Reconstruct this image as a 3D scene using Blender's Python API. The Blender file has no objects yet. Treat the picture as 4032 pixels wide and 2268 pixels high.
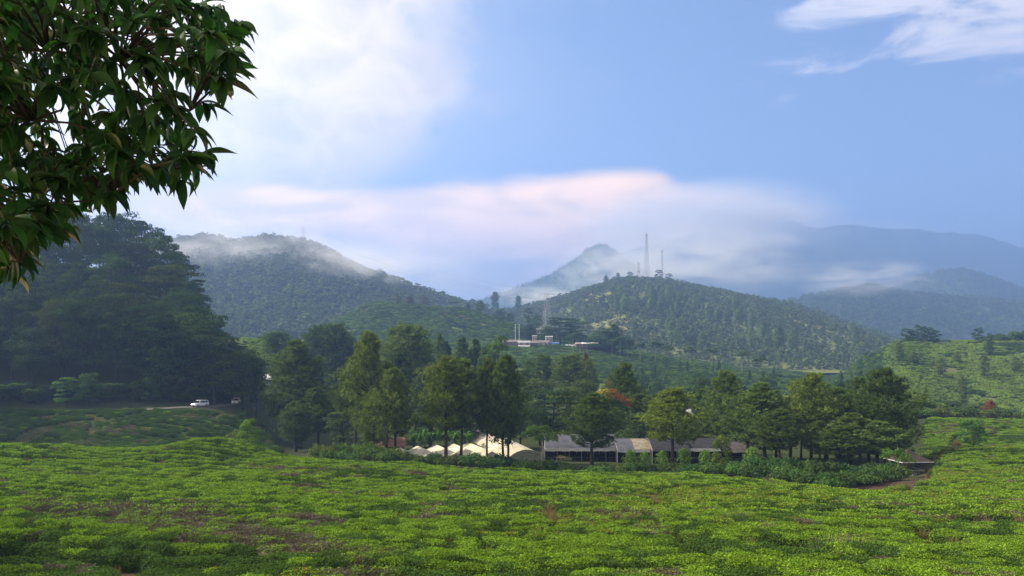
import bpy, math, random
import numpy as np
from mathutils import Vector, Matrix
random.seed(7); RNG = np.random.default_rng(11)
R = math.radians
SC = bpy.context.scene
COL = SC.collection

# ------------------------------------------------------------------ camera
F = 788.0; YH = 345.0                      # focal length and horizon row, in pixels of the 1024 px frame
cam = bpy.data.cameras.new('camera'); camo = bpy.data.objects.new('camera', cam); COL.objects.link(camo)
cam.sensor_width = 36.0; cam.lens = 36.0 * F / 1024.0
cam.shift_y = (YH - 288.0) / 1024.0
cam.clip_start = 0.1; cam.clip_end = 30000
camo.location = (0, 0, 0); camo.rotation_euler = (R(90), 0, 0)
SC.camera = camo

# ------------------------------------------------------------------ light and exposure
SUN_AZ, SUN_EL = -80.0, 38.0               # degrees: left of the view, above the horizon
sv = SC.view_settings
sv.view_transform = 'Standard'; sv.look = 'None'; sv.gamma = 1.0; sv.use_curve_mapping = False
sv.exposure = 1.4
CLOUD_GAIN = 0.25
SKY_STRENGTH = 0.07 / CLOUD_GAIN      # the background runs at CLOUD_GAIN, so the clear sky itself sits at 0.07
HAZE_DENSITY = 0.00030; HAZE_COLOR = (0.27, 0.44, 0.86, 1.0); HAZE_ANISO = 0.4
sl = bpy.data.lights.new('sun', 'SUN'); sl.energy = 5.0; sl.angle = R(1.2); sl.color = (1.0, 0.88, 0.70)
so = bpy.data.objects.new('sun', sl); COL.objects.link(so)
sd = Vector((math.sin(R(SUN_AZ)) * math.cos(R(SUN_EL)), math.cos(R(SUN_AZ)) * math.cos(R(SUN_EL)), math.sin(R(SUN_EL))))
so.rotation_euler = (-sd).to_track_quat('-Z', 'Y').to_euler()
so.location = sd * 300

world = bpy.data.worlds.new('World'); SC.world = world; world.use_nodes = True
WN = world.node_tree; WN.nodes.clear()
class NT:
    """small helper to write node trees as expressions"""
    def __init__(s, tree): s.t = tree
    def n(s, typ, **kw):
        nd = s.t.nodes.new(typ)
        for k, v in kw.items(): setattr(nd, k, v)
        return nd
    def put(s, sock, v):
        if v is None: return
        if hasattr(v, 'links') or hasattr(v, 'is_output'): s.t.links.new(v, sock)
        else: sock.default_value = v
    def m(s, op, a, b=None, c=None, clamp=False):
        nd = s.n('ShaderNodeMath', operation=op, use_clamp=clamp)
        for i, v in enumerate((a, b, c)): s.put(nd.inputs[i], v)
        return nd.outputs[0]
    def sstep(s, v, a, b, lo=0.0, hi=1.0):
        nd = s.n('ShaderNodeMapRange', interpolation_type='SMOOTHSTEP')
        s.put(nd.inputs[0], v); s.put(nd.inputs[1], a); s.put(nd.inputs[2], b); s.put(nd.inputs[3], lo); s.put(nd.inputs[4], hi)
        return nd.outputs[0]
    def lin(s, v, a, b, lo=0.0, hi=1.0):
        nd = s.n('ShaderNodeMapRange', interpolation_type='LINEAR', clamp=True)
        s.put(nd.inputs[0], v); s.put(nd.inputs[1], a); s.put(nd.inputs[2], b); s.put(nd.inputs[3], lo); s.put(nd.inputs[4], hi)
        return nd.outputs[0]
    def mix(s, f, a, b, mode='MIX'):
        nd = s.n('ShaderNodeMix', data_type='RGBA', blend_type=mode); nd.clamp_factor = True
        s.put(nd.inputs[0], f)
        for sock, v in ((nd.inputs[6], a), (nd.inputs[7], b)):
            if isinstance(v, tuple) and len(v) == 3: v = v + (1.0,)
            s.put(sock, v)
        return nd.outputs[2]
    def noise(s, vec, scale, detail=3.0, rough=0.5, dist=0.0, dim='3D'):
        nd = s.n('ShaderNodeTexNoise', noise_dimensions=dim)
        if vec is not None: s.t.links.new(vec, nd.inputs['Vector'])
        nd.inputs['Scale'].default_value = scale; nd.inputs['Detail'].default_value = detail
        nd.inputs['Roughness'].default_value = rough; nd.inputs['Distortion'].default_value = dist
        return nd.outputs['Fac']
    def comb(s, x, y, z):
        nd = s.n('ShaderNodeCombineXYZ')
        for i, v in enumerate((x, y, z)): s.put(nd.inputs[i], v)
        return nd.outputs[0]
    def curve(s, v, pts):
        """piecewise curve through (x, y) pairs: x in 0..1, y in 0..1"""
        nd = s.n('ShaderNodeFloatCurve'); cv = nd.mapping.curves[0]
        while len(cv.points) > 2: cv.points.remove(cv.points[1])
        cv.points[0].location = pts[0]; cv.points[1].location = pts[-1]
        for p in pts[1:-1]: cv.points.new(*p)
        nd.mapping.update(); s.put(nd.inputs['Value'], v)
        return nd.outputs[0]

def build_world():
    w = NT(WN)
    tc = w.n('ShaderNodeTexCoord'); sx = w.n('ShaderNodeSeparateXYZ'); WN.links.new(tc.outputs['Generated'], sx.inputs[0])
    X, Y, Z = sx.outputs
    az = w.m('MULTIPLY', w.m('ARCTAN2', X, Y), 57.2958)               # degrees, right of the view positive
    el = w.m('MULTIPLY', w.m('ARCSINE', Z), 57.2958)
    sky = w.n('ShaderNodeTexSky', sky_type='NISHITA'); sky.sun_disc = False
    sky.sun_elevation = R(SUN_EL); sky.sun_rotation = R(SUN_AZ)
    sky.altitude = 1200; sky.air_density = 1.0; sky.dust_density = 0.0; sky.ozone_density = 3.2
    skyc = w.mix(1.0, sky.outputs[0], (SKY_STRENGTH,) * 3, 'MULTIPLY')
    # directions stretched along the horizon for cloud noise
    v1 = w.comb(w.m('MULTIPLY', az, 0.075), w.m('MULTIPLY', el, 0.12), 0.0)
    v2 = w.comb(w.m('MULTIPLY', az, 0.05), w.m('MULTIPLY', el, 0.20), 3.7)
    n1 = w.noise(v1, 1.1, 5.0, 0.52, 0.25)
    n1b = w.noise(v1, 3.0, 7.0, 0.58, 0.5)
    n2 = w.noise(v2, 1.3, 5.0, 0.5, 0.5)
    # 1. the wide cloud bank on the left: its edge wanders between -2 and +1 degrees at the top and leans left lower down
    e1 = w.m('ADD', az, w.m('MULTIPLY', w.m('SUBTRACT', n1, 0.5), 16.0))
    e1 = w.m('ADD', e1, w.m('MULTIPLY', w.m('SUBTRACT', n1b, 0.5), 8.0))
    lean = w.curve(w.lin(el, 8.0, 26.0), [(0, 0.30), (0.18, 0.36), (0.4, 0.60), (0.6, 0.68), (0.8, 0.62), (1.0, 0.76)])
    edge = w.lin(lean, 0.0, 1.0, -19.0, 5.0)
    c1 = w.m('ADD', w.m('MULTIPLY', w.sstep(w.m('SUBTRACT', edge, e1), -1.5, 4.5), 0.72), w.m('MULTIPLY', w.sstep(w.m('SUBTRACT', edge, e1), -12.0, 6.0), 0.28))
    t1 = w.sstep(w.m('ADD', n1b, w.m('MULTIPLY', n1, 0.5)), 0.55, 0.95)
    hot = w.sstep(az, 5.0, -42.0)                                      # thicker and brighter towards the veiled sun
    col1 = w.mix(t1, (1.9, 1.58, 1.15), (2.8, 2.25, 1.65))
    col1 = w.mix(1.0, col1, w.comb(w.m('ADD', 0.82, w.m('MULTIPLY', hot, 0.6)), w.m('ADD', 0.82, w.m('MULTIPLY', hot, 0.6)), w.m('ADD', 0.82, w.m('MULTIPLY', hot, 0.55))), 'MULTIPLY')
    # 2. the long low bank along the mountains, top edge rising to the right of the middle, thinning to the right
    azn = w.lin(az, -45.0, 45.0)
    def A(px): return (math.degrees(math.atan((px - 512) / F)) + 45) / 90
    def E(px, py): return math.degrees(math.atan((YH - py) / F * math.cos(math.atan((px - 512) / F)))) / 20
    tp = [(0.0, E(0, 185))] + [(A(px), E(px, py)) for px, py in ((150, 180), (250, 176), (330, 188), (400, 186), (480, 178), (560, 170), (650, 166), (690, 181), (760, 183), (830, 200), (890, 212), (960, 232))] + [(1.0, E(1100, 250))]
    top = w.m('MULTIPLY', w.curve(azn, tp), 20.0)
    d2 = w.m('SUBTRACT', top, w.m('ADD', el, w.m('MULTIPLY', w.m('SUBTRACT', n2, 0.5), 2.2)))
    c2 = w.sstep(d2, -0.15, 1.3)
    thin = w.sstep(az, 24.5, 8.0)
    c2 = w.m('MULTIPLY', c2, w.m('ADD', 0.12, w.m('MULTIPLY', thin, 0.88)))
    n3 = w.noise(w.comb(w.m('MULTIPLY', az, 0.07), w.m('MULTIPLY', el, 0.22), 9.1), 1.6, 4.0, 0.5, 0.6)
    col2 = w.mix(w.sstep(n3, 0.42, 0.66), (2.8, 1.95, 0.95), (5.4, 3.3, 1.5))
    glow = w.m('MULTIPLY', w.sstep(d2, 0.0, 2.0), w.sstep(d2, 7.0, 2.0))
    col2 = w.mix(w.m('MULTIPLY', glow, 0.35), col2, (5.0, 3.2, 1.7))
    # 3. torn high cloud, upper right, running on out of the frame
    v4 = w.comb(w.m('ADD', w.m('MULTIPLY', az, 0.11), w.m('MULTIPLY', el, 0.05)), w.m('MULTIPLY', el, 0.34), 1.3)
    n4 = w.noise(v4, 1.15, 7.0, 0.58, 0.5)
    zone = w.m('MULTIPLY', w.sstep(az, 12.0, 21.0), w.sstep(w.m('SUBTRACT', el, w.m('MULTIPLY', az, -0.06)), 15.6, 20.0))
    c3 = w.sstep(w.m('ADD', n4, w.m('MULTIPLY', zone, 0.22)), 0.60, 0.82)
    c3 = w.m('MULTIPLY', c3, w.m('MULTIPLY', zone, 0.85))
    full = w.mix(c3, skyc, (2.0, 1.8, 1.7))
    full = w.mix(w.m('MULTIPLY', c1, 0.93), full, col1)
    full = w.mix(c2, full, col2)
    bg = w.n('ShaderNodeBackground'); WN.links.new(full, bg.inputs[0]); bg.inputs[1].default_value = CLOUD_GAIN
    out = w.n('ShaderNodeOutputWorld'); WN.links.new(bg.outputs[0], out.inputs[0])
build_world()
world.cycles.sampling_method = 'MANUAL'; world.cycles.sample_map_resolution = 512

SC.cycles.use_denoising = True; SC.cycles.denoiser = 'OPENIMAGEDENOISE'; SC.cycles.denoising_input_passes = 'RGB_ALBEDO_NORMAL'; SC.cycles.denoising_prefilter = 'ACCURATE'
SC.cycles.max_bounces = 6; SC.cycles.diffuse_bounces = 2; SC.cycles.glossy_bounces = 2
SC.cycles.transmission_bounces = 3; SC.cycles.volume_bounces = 1; SC.cycles.transparent_max_bounces = 6
SC.cycles.caustics_reflective = False; SC.cycles.caustics_refractive = False
SC.cycles.sample_clamp_indirect = 4.0

# ------------------------------------------------------------------ scene helpers
def P(px, py, d):
    """world point at pixel column px and row py of the photograph, d metres into the view"""
    return Vector(((px - 512) / F * d, d, (YH - py) / F * d))
def PX(px, d): return (px - 512) / F * d
def tag(o, label=None, cat=None, group=None, kind=None):
    if label: o['label'] = label
    if cat: o['category'] = cat
    if group: o['group'] = group
    if kind: o['kind'] = kind
    return o
def empty(name, loc=(0, 0, 0), rz=0.0, scale=1.0):
    o = bpy.data.objects.new(name, None); COL.objects.link(o); o.empty_display_size = 0.3
    o.location = loc; o.rotation_euler = (0, 0, rz); o.scale = (scale,) * 3 if not hasattr(scale, '__len__') else scale
    return o
def link(name, me, parent=None, mat=None):
    o = bpy.data.objects.new(name, me); COL.objects.link(o)
    if mat is not None and not me.materials: me.materials.append(mat)
    if parent is not None: o.parent = parent
    return o
def copy_tree(o, parent=None):
    c = o.copy(); COL.objects.link(c)
    if parent is not None: c.parent = parent
    for ch in list(o.children): copy_tree(ch, c)
    return c

class MB:
    """mesh buffer: numpy blocks of vertices and faces, one mesh at the end"""
    def __init__(s): s.v = []; s.f = []; s.t = []; s.mi = []; s.n = 0
    def add(s, v, f, tint=0.5, mi=0):
        v = np.asarray(v, float).reshape(-1, 3); f = np.asarray(f, int)
        s.v.append(v); s.f.append(f + s.n); s.n += len(v)
        s.t.append(np.broadcast_to(np.asarray(tint, float), (len(f),)).copy()); s.mi.append(np.full(len(f), mi))
        return s
    def box(s, c, size, rot=0.0, tint=0.5, mi=0):
        hx, hy, hz = (a / 2 for a in size)
        p = np.array([(-hx, -hy, -hz), (hx, -hy, -hz), (hx, hy, -hz), (-hx, hy, -hz), (-hx, -hy, hz), (hx, -hy, hz), (hx, hy, hz), (-hx, hy, hz)])
        cr, sr = math.cos(rot), math.sin(rot)
        p = p @ np.array([(cr, sr, 0), (-sr, cr, 0), (0, 0, 1)]) + np.array(c)
        return s.add(p, [(0, 3, 2, 1), (4, 5, 6, 7), (0, 1, 5, 4), (1, 2, 6, 5), (2, 3, 7, 6), (3, 0, 4, 7)], tint, mi)
    def tube(s, pts, rad, n=6, tint=0.5, mi=0, cap=True):
        pts = np.asarray(pts, float); rad = np.broadcast_to(np.asarray(rad, float), (len(pts),))
        d = np.gradient(pts, axis=0); d /= np.linalg.norm(d, axis=1, keepdims=True) + 1e-9
        ref = np.where(np.abs(d[:, 2:3]) > 0.9, np.array([[1.0, 0, 0]]), np.array([[0, 0, 1.0]]))
        a = np.cross(d, ref); a /= np.linalg.norm(a, axis=1, keepdims=True) + 1e-9; b = np.cross(d, a)
        th = np.linspace(0, 2 * np.pi, n, endpoint=False)
        v = pts[:, None] + rad[:, None, None] * (np.cos(th)[None, :, None] * a[:, None] + np.sin(th)[None, :, None] * b[:, None])
        i, j = np.meshgrid(np.arange(len(pts) - 1), np.arange(n), indexing='ij')
        j2 = (j + 1) % n
        f = np.stack([i * n + j, i * n + j2, (i + 1) * n + j2, (i + 1) * n + j], -1).reshape(-1, 4)
        s.add(v.reshape(-1, 3), f, tint, mi)
        if cap:
            k = len(pts) - 1
            s.add(v[k], [list(range(n))] if n == 4 else [(0, q, q + 1, q + 1) for q in range(1, n - 1)], tint, mi)
        return s
    def bar(s, a, b, r, tint=0.5, mi=0): return s.tube([a, b], r, 4, tint, mi)
    def diamonds(s, c, u, w, tint, mi=0):
        """leaf-shaped faces: centre, half-length vector, half-width vector"""
        n = len(c); v = np.stack([c - u, c + w, c + u, c - w], 1).reshape(-1, 3)
        return s.add(v, np.arange(n * 4).reshape(-1, 4), tint, mi)
    def mesh(s, name, mats, smooth=False):
        v = np.concatenate(s.v); f = np.concatenate(s.f); t = np.concatenate(s.t); mi = np.concatenate(s.mi)
        tri = f[:, 2] == f[:, 3]
        me = bpy.data.meshes.new(name)
        me.vertices.add(len(v)); me.vertices.foreach_set('co', v.astype(np.float32).ravel())
        tot = np.where(tri, 3, 4); start = np.concatenate([[0], np.cumsum(tot)[:-1]])
        keep = np.ones(f.shape, bool); keep[tri, 3] = False
        loops = f[keep]
        me.loops.add(len(loops)); me.loops.foreach_set('vertex_index', loops.astype(np.int32))
        me.polygons.add(len(f)); me.polygons.foreach_set('loop_start', start.astype(np.int32))
        me.polygons.foreach_set('material_index', mi.astype(np.int32))
        me.polygons.foreach_set('use_smooth', np.full(len(f), bool(smooth)))
        at = me.attributes.new('tint', 'FLOAT', 'FACE'); at.data.foreach_set('value', t.astype(np.float32))
        me.update(calc_edges=True)
        for m in (mats if isinstance(mats, (list, tuple)) else [mats]): me.materials.append(m)
        return me
    def build(s, name, mats, parent=None, smooth=False): return link(name, s.mesh(name, mats, smooth), parent)

def unit(a): return a / (np.linalg.norm(a, axis=-1, keepdims=True) + 1e-9)
def rand_dirs(n): return unit(RNG.normal(size=(n, 3)))
# value noise in two dimensions
_PERM = RNG.random((256, 256))
def vnoise(x, y):
    x = np.asarray(x, float); y = np.asarray(y, float)
    xi = np.floor(x).astype(int); yi = np.floor(y).astype(int); fx = x - xi; fy = y - yi
    fx = fx * fx * (3 - 2 * fx); fy = fy * fy * (3 - 2 * fy)
    g = lambda a, b: _PERM[a & 255, b & 255]
    return (g(xi, yi) * (1 - fx) + g(xi + 1, yi) * fx) * (1 - fy) + (g(xi, yi + 1) * (1 - fx) + g(xi + 1, yi + 1) * fx) * fy
def fbm(x, y, oct=4):
    s = 0.0; a = 0.5; k = 1.0
    for i in range(oct): s = s + a * vnoise(x * k + 17.3 * i, y * k - 9.1 * i); a *= 0.5; k *= 2.03
    return s / (1 - 0.5 ** oct) - 0.5

# ------------------------------------------------------------------ materials
def mat_new(name):
    m = bpy.data.materials.new(name); m.use_nodes = True; m.node_tree.nodes.clear()
    return m, NT(m.node_tree)
def finish(m, t, shader):
    o = t.n('ShaderNodeOutputMaterial'); m.node_tree.links.new(shader, o.inputs['Surface']); return m
def leaf_mat(name, a, b, trans=0.3, gloss=0.0, vary=0.25, warm=1.0, rough=0.4):
    """foliage: two own colours picked per leaf, a shift per plant, light passing through the blade"""
    m, t = mat_new(name)
    at = t.n('ShaderNodeAttribute', attribute_name='tint'); oi = t.n('ShaderNodeObjectInfo')
    col = t.mix(at.outputs['Fac'], a, b)
    f = t.m('ADD', 1.0 - vary, t.m('MULTIPLY', oi.outputs['Random'], 2 * vary))
    col = t.mix(1.0, col, t.comb(f, f, f), 'MULTIPLY')
    col = t.mix(1.0, col, oi.outputs['Color'], 'MULTIPLY')
    d = t.n('ShaderNodeBsdfDiffuse'); t.put(d.inputs[0], col)
    tr = t.n('ShaderNodeBsdfTranslucent')
    t.put(tr.inputs[0], t.mix(1.0, col, (1.25 * warm, 1.35, 0.55, 1), 'MULTIPLY'))
    mx = t.n('ShaderNodeMixShader'); mx.inputs[0].default_value = trans
    m.node_tree.links.new(d.outputs[0], mx.inputs[1]); m.node_tree.links.new(tr.outputs[0], mx.inputs[2])
    sh = mx.outputs[0]
    if gloss:
        g = t.n('ShaderNodeBsdfGlossy'); g.inputs['Roughness'].default_value = rough
        fr = t.n('ShaderNodeFresnel'); fr.inputs[0].default_value = 1.45
        m2 = t.n('ShaderNodeMixShader'); t.put(m2.inputs[0], t.m('MULTIPLY', fr.outputs[0], gloss))
        m.node_tree.links.new(sh, m2.inputs[1]); m.node_tree.links.new(g.outputs[0], m2.inputs[2]); sh = m2.outputs[0]
    return finish(m, t, sh)
def plain(name, col, col2=None, scale=3.0, rough=0.8, metal=0.0, coat=0.0, bump=0.0, coords='Object'):
    """a surface of one material with uneven, worn colour"""
    m, t = mat_new(name)
    p = t.n('ShaderNodeBsdfPrincipled'); p.inputs['Roughness'].default_value = rough; p.inputs['Metallic'].default_value = metal
    p.inputs['Coat Weight'].default_value = coat
    if rough >= 0.65 and not metal: p.inputs['Specular IOR Level'].default_value = 0.15
    tc = t.n('ShaderNodeTexCoord')
    n = t.noise(tc.outputs[coords], scale, 5.0, 0.6)
    oi = t.n('ShaderNodeObjectInfo')
    c2 = col2 or tuple(0.72 * x for x in col)
    c = t.mix(t.sstep(n, 0.35, 0.68), col, c2)
    c = t.mix(1.0, c, oi.outputs['Color'], 'MULTIPLY')
    t.put(p.inputs['Base Color'], c)
    if bump:
        b = t.n('ShaderNodeBump'); b.inputs['Strength'].default_value = bump; t.put(b.inputs['Height'], n)
        m.node_tree.links.new(b.outputs[0], p.inputs['Normal'])
    return finish(m, t, p.outputs[0])
M = {}
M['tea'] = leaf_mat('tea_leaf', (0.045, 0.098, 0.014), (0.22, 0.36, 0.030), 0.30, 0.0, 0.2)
M['tea_dark'] = leaf_mat('mature_and_shade_tea_leaf', (0.030, 0.062, 0.018), (0.075, 0.14, 0.024), 0.25, 0.0, 0.25)
M['tea_twig'] = leaf_mat('bare_tea_twig', (0.075, 0.062, 0.045), (0.16, 0.14, 0.11), 0.0, 0.0, 0.25)
M['tea_red'] = leaf_mat('russet_tea_leaf', (0.10, 0.062, 0.028), (0.18, 0.10, 0.042), 0.2, 0.0, 0.25)
M['tea_slope'] = leaf_mat('pale_tea_leaf', (0.085, 0.145, 0.030), (0.27, 0.38, 0.065), 0.3, 0.0, 0.2)
M['straw'] = leaf_mat('dry_grass', (0.11, 0.085, 0.04), (0.24, 0.18, 0.095), 0.2, 0.0, 0.2)
M['pine'] = leaf_mat('pine_needles', (0.040, 0.074, 0.024), (0.155, 0.205, 0.050), 0.28, 0.0, 0.2)
M['broad'] = leaf_mat('forest_leaf', (0.036, 0.060, 0.026), (0.115, 0.150, 0.048), 0.28, 0.0, 0.25)
M['lush'] = leaf_mat('bright_leaf', (0.045, 0.085, 0.022), (0.12, 0.19, 0.035), 0.3, 0.0, 0.25)
M['far'] = leaf_mat('hill_canopy', (0.040, 0.070, 0.028), (0.150, 0.190, 0.058), 0.2, 0.0, 0.35)
M['white'] = plain('white_colour', (0.8, 0.8, 0.8))
M['near'] = leaf_mat('near_leaf', (0.010, 0.032, 0.010), (0.028, 0.074, 0.014), 0.32, 0.15, 0.25, 0.62, 0.4)
M['bark'] = plain('dark_bark', (0.042, 0.036, 0.031), (0.022, 0.019, 0.017), 2.0, 0.95, bump=0.4)
M['pale_bark'] = plain('pale_bark', (0.32, 0.27, 0.22), (0.18, 0.15, 0.12), 2.0, 0.9)
# ------------------------------------------------------------------ terrain
Z = lambda z: ('z', z)
NEAR = [(0.5, Z(-1.75)), (5, Z(-2.1)), (16, Z(-6.8))]
COLS = {
 -500: NEAR + [(34, 570), (60, 503), (90, 460), (115, 438), (140, Z(-16.5)), (165, Z(-17.5)), (192, Z(-15.3)), (201, Z(-15.2)), (225, Z(-3)), (280, Z(24)), (360, Z(52)), (480, Z(70)), (700, Z(60)), (1200, Z(10)), (10500, Z(-60))],
 0: NEAR + [(34, 576), (55, 517), (80, 479), (100, 459), (118, 444), (138, Z(-19.2)), (163, Z(-20.8)), (192, 413.5), (201, 412.5), (222, Z(-8)), (280, Z(14)), (340, Z(36)), (430, Z(52)), (600, Z(38)), (900, Z(0)), (1400, Z(-30)), (10500, Z(-60))],
 120: NEAR + [(34, 576), (55, 521), (80, 484), (105, 460), (126, 449), (145, Z(-20.8)), (165, Z(-21.8)), (194, 411.5), (203, 410.5), (224, Z(-9)), (280, Z(14)), (340, Z(32)), (420, Z(34)), (560, Z(12)), (900, Z(-10)), (1400, Z(-30)), (10500, Z(-60))],
 205: NEAR + [(34, 576), (55, 523), (80, 486), (104, 463), (124, 451), (145, Z(-21.5)), (170, Z(-22.6)), (200, 407.5), (209, 406.5), (230, Z(-14)), (280, Z(7)), (340, Z(15)), (450, Z(8)), (700, Z(0)), (1400, Z(-30)), (10500, Z(-60))],
 238: NEAR + [(34, 576), (55, 523), (80, 486), (105, 464), (124, 452), (148, Z(-22)), (175, Z(-23.2)), (212, 404.0), (222, 402.5), (236, Z(-19)), (280, Z(-14)), (340, Z(-6)), (420, Z(3)), (700, Z(0)), (1400, Z(-30)), (10500, Z(-60))],
 262: NEAR + [(34, 576), (55, 523), (80, 487), (105, 465), (125, 454), (150, Z(-22.5)), (176, Z(-24.2)), (212, 424), (226, Z(-24)), (260, Z(-24)), (330, Z(-11)), (400, 338), (450, Z(2)), (700, Z(0)), (1400, Z(-30)), (10500, Z(-60))],
 290: NEAR + [(34, 576), (55, 523), (80, 487), (105, 466), (126, 456), (150, Z(-23)), (180, Z(-25)), (212, Z(-28)), (260, Z(-27)), (330, Z(-13)), (400, 338), (450, Z(1)), (700, Z(0)), (1400, Z(-30)), (10500, Z(-60))],
 370: NEAR + [(34, 576), (55, 524), (80, 488), (105, 470), (130, 461), (152, Z(-21.8)), (175, Z(-24)), (260, Z(-28)), (360, Z(-22)), (500, Z(-8)), (620, Z(9)), (750, 300), (850, Z(30)), (1000, Z(0)), (1400, Z(-30)), (10500, Z(-60))],
 470: NEAR + [(34, 576), (55, 525), (80, 490), (105, 474), (132, 466), (148, Z(-22.4)), (165, Z(-23.6)), (190, Z(-24.5)), (260, Z(-28)), (360, Z(-24)), (500, Z(-9)), (585, Z(-1)), (600, 345), (640, Z(6)), (750, 308), (850, Z(20)), (1000, Z(-5)), (1400, Z(-30)), (10500, Z(-60))],
 560: NEAR + [(34, 576), (55, 526), (80, 492), (105, 477), (134, 468), (152, Z(-24.0)), (170, Z(-25.0)), (200, Z(-25.5)), (260, Z(-30)), (400, Z(-22)), (520, Z(-9)), (585, Z(-2)), (600, 346), (625, Z(0)), (700, 331), (760, Z(0)), (900, Z(-15)), (1400, Z(-30)), (10500, Z(-60))],
 640: NEAR + [(34, 576), (55, 526), (80, 493), (105, 479), (130, 470), (150, Z(-23.8)), (170, Z(-25.3)), (200, Z(-26.5)), (300, Z(-30)), (420, Z(-24)), (540, 362), (600, Z(-9)), (640, Z(-8)), (760, Z(-8)), (1400, Z(-30)), (10500, Z(-60))],
 700: NEAR + [(34, 576), (55, 527), (80, 495), (103, 482), (122, 473), (142, Z(-22.6)), (165, Z(-25.0)), (200, Z(-27)), (300, Z(-30)), (420, Z(-27)), (540, 368), (600, Z(-17)), (800, Z(-15)), (1400, Z(-30)), (10500, Z(-60))],
 830: NEAR + [(34, 576), (55, 528), (80, 498), (100, 486), (115, Z(-20.5)), (135, Z(-22.2)), (165, Z(-25)), (220, Z(-28)), (300, Z(-30)), (420, Z(-28)), (560, 384), (700, Z(-30)), (1000, Z(-20)), (1400, Z(-30)), (10500, Z(-60))],
 900: NEAR + [(34, 576), (55, 528), (80, 499), (108, 485), (124, Z(-21.6)), (140, Z(-24.2)), (160, Z(-26)), (190, 447), (230, 420), (250, Z(-23.5)), (268, 391), (300, Z(-24)), (340, Z(-21)), (450, 366), (550, 339), (600, Z(-2)), (800, Z(-15)), (1400, Z(-30)), (10500, Z(-60))],
 960: NEAR + [(34, 576), (55, 528), (80, 498), (105, 480), (130, 468), (150, 452), (172, Z(-23.8)), (190, 447), (230, 421), (252, Z(-22.5)), (268, 414), (300, Z(-30)), (335, 430), (400, 401), (480, 366), (550, 343), (600, Z(-6)), (800, Z(-15)), (1400, Z(-30)), (10500, Z(-60))],
 1030: NEAR + [(34, 576), (55, 528), (80, 497), (105, 478), (130, 465), (150, 450), (172, Z(-23)), (190, 446), (230, 423), (252, Z(-24)), (268, 433), (300, Z(-33)), (335, 434), (400, 401), (480, 363), (550, 335), (620, Z(2)), (800, Z(-10)), (1400, Z(-30)), (10500, Z(-60))],
 1500: NEAR + [(34, 576), (55, 528), (80, 490), (105, 465), (130, 450), (160, 440), (190, 436), (230, 420), (268, 415), (300, Z(-22)), (335, Z(-20)), (400, Z(0)), (480, Z(20)), (550, Z(30)), (620, Z(30)), (800, Z(10)), (1400, Z(-30)), (10500, Z(-60))],
}
TEA_H = 0.85
def road_bank_edge(px): return np.interp(px, [-500, 0, 120, 205, 238], [192, 192, 194, 200, 212])
def tea_top_d(px):       # how far the near tea goes, per column
    return np.interp(px, [-500, 232, 240, 262, 285, 300, 370, 470, 560, 700, 830, 880, 915, 930, 1500], [189, 197, 209, 210, 172, 140, 131, 134, 136, 122, 100, 104, 118, 236, 236])
_pxs = np.array(sorted(COLS)); 
DG = np.unique(np.concatenate([np.linspace(0.5, 30, 24), np.linspace(30, 150, 110), np.linspace(150, 280, 100), np.linspace(280, 640, 100), np.linspace(640, 1000, 30), np.geomspace(1000, 10500, 24)]))
_ZC = []
for px in _pxs:
    pts = COLS[int(px)]; d = np.array([p[0] for p in pts], float)
    z = np.array([p[1][1] if isinstance(p[1], tuple) else (YH - p[1]) / F * p[0] - (TEA_H if 20 < p[0] < min(188.0, float(tea_top_d(px)) + 12) else 0.0) for p in pts])
    _ZC.append(np.interp(DG, d, z))
_ZC = np.array(_ZC)
PXG = np.unique(np.concatenate([np.arange(-500, -100, 25), np.arange(-100, 1130, 6), np.arange(1130, 1501, 25)]).astype(float))
def _cubic_cols(Zc, xs, xq):          # smooth interpolation across columns (cosine blend of linear, then smoothed)
    out = np.empty((len(xq), Zc.shape[1]))
    for j in range(Zc.shape[1]): out[:, j] = np.interp(xq, xs, Zc[:, j])
    return out
ZG = _cubic_cols(_ZC, _pxs, PXG)
def _smooth(a, k, axis):
    w = np.hanning(2 * k + 3)[1:-1]; w /= w.sum()
    pad = [(0, 0), (0, 0)]; pad[axis] = (k, k); b = np.pad(a, pad, mode='edge')
    return np.apply_along_axis(lambda r: np.convolve(r, w, 'valid'), axis, b)
ZG = _smooth(_smooth(ZG, 2, 1), 3, 0)
GX = (PXG[:, None] - 512) / F * DG[None, :]; GY = np.broadcast_to(DG[None, :], GX.shape)
_amp = np.interp(DG, [20, 40, 120, 190, 210, 300, 700, 2000], [0.25, 1.2, 2.2, 0.6, 0.5, 2.2, 5.0, 6.0])
ZG = ZG + fbm(GX / 26.0, GY / 20.0, 4) * _amp[None, :]
for bx, by, a, rx, ry in ((PX(213, 116), 116, 2.3, 9.5, 8.0), (PX(40, 112), 112, 1.0, 10, 7), (PX(975, 152), 152, 1.3, 16, 8), (PX(500, 46), 46, -0.7, 3.0, 9.0), (PX(640, 60), 60, 0.6, 12, 8), (PX(150, 38), 38, -0.8, 6, 4)):
    ZG = ZG + a * np.exp(-((GX - bx) / rx) ** 2 - ((GY - by) / ry) ** 2)
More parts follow.
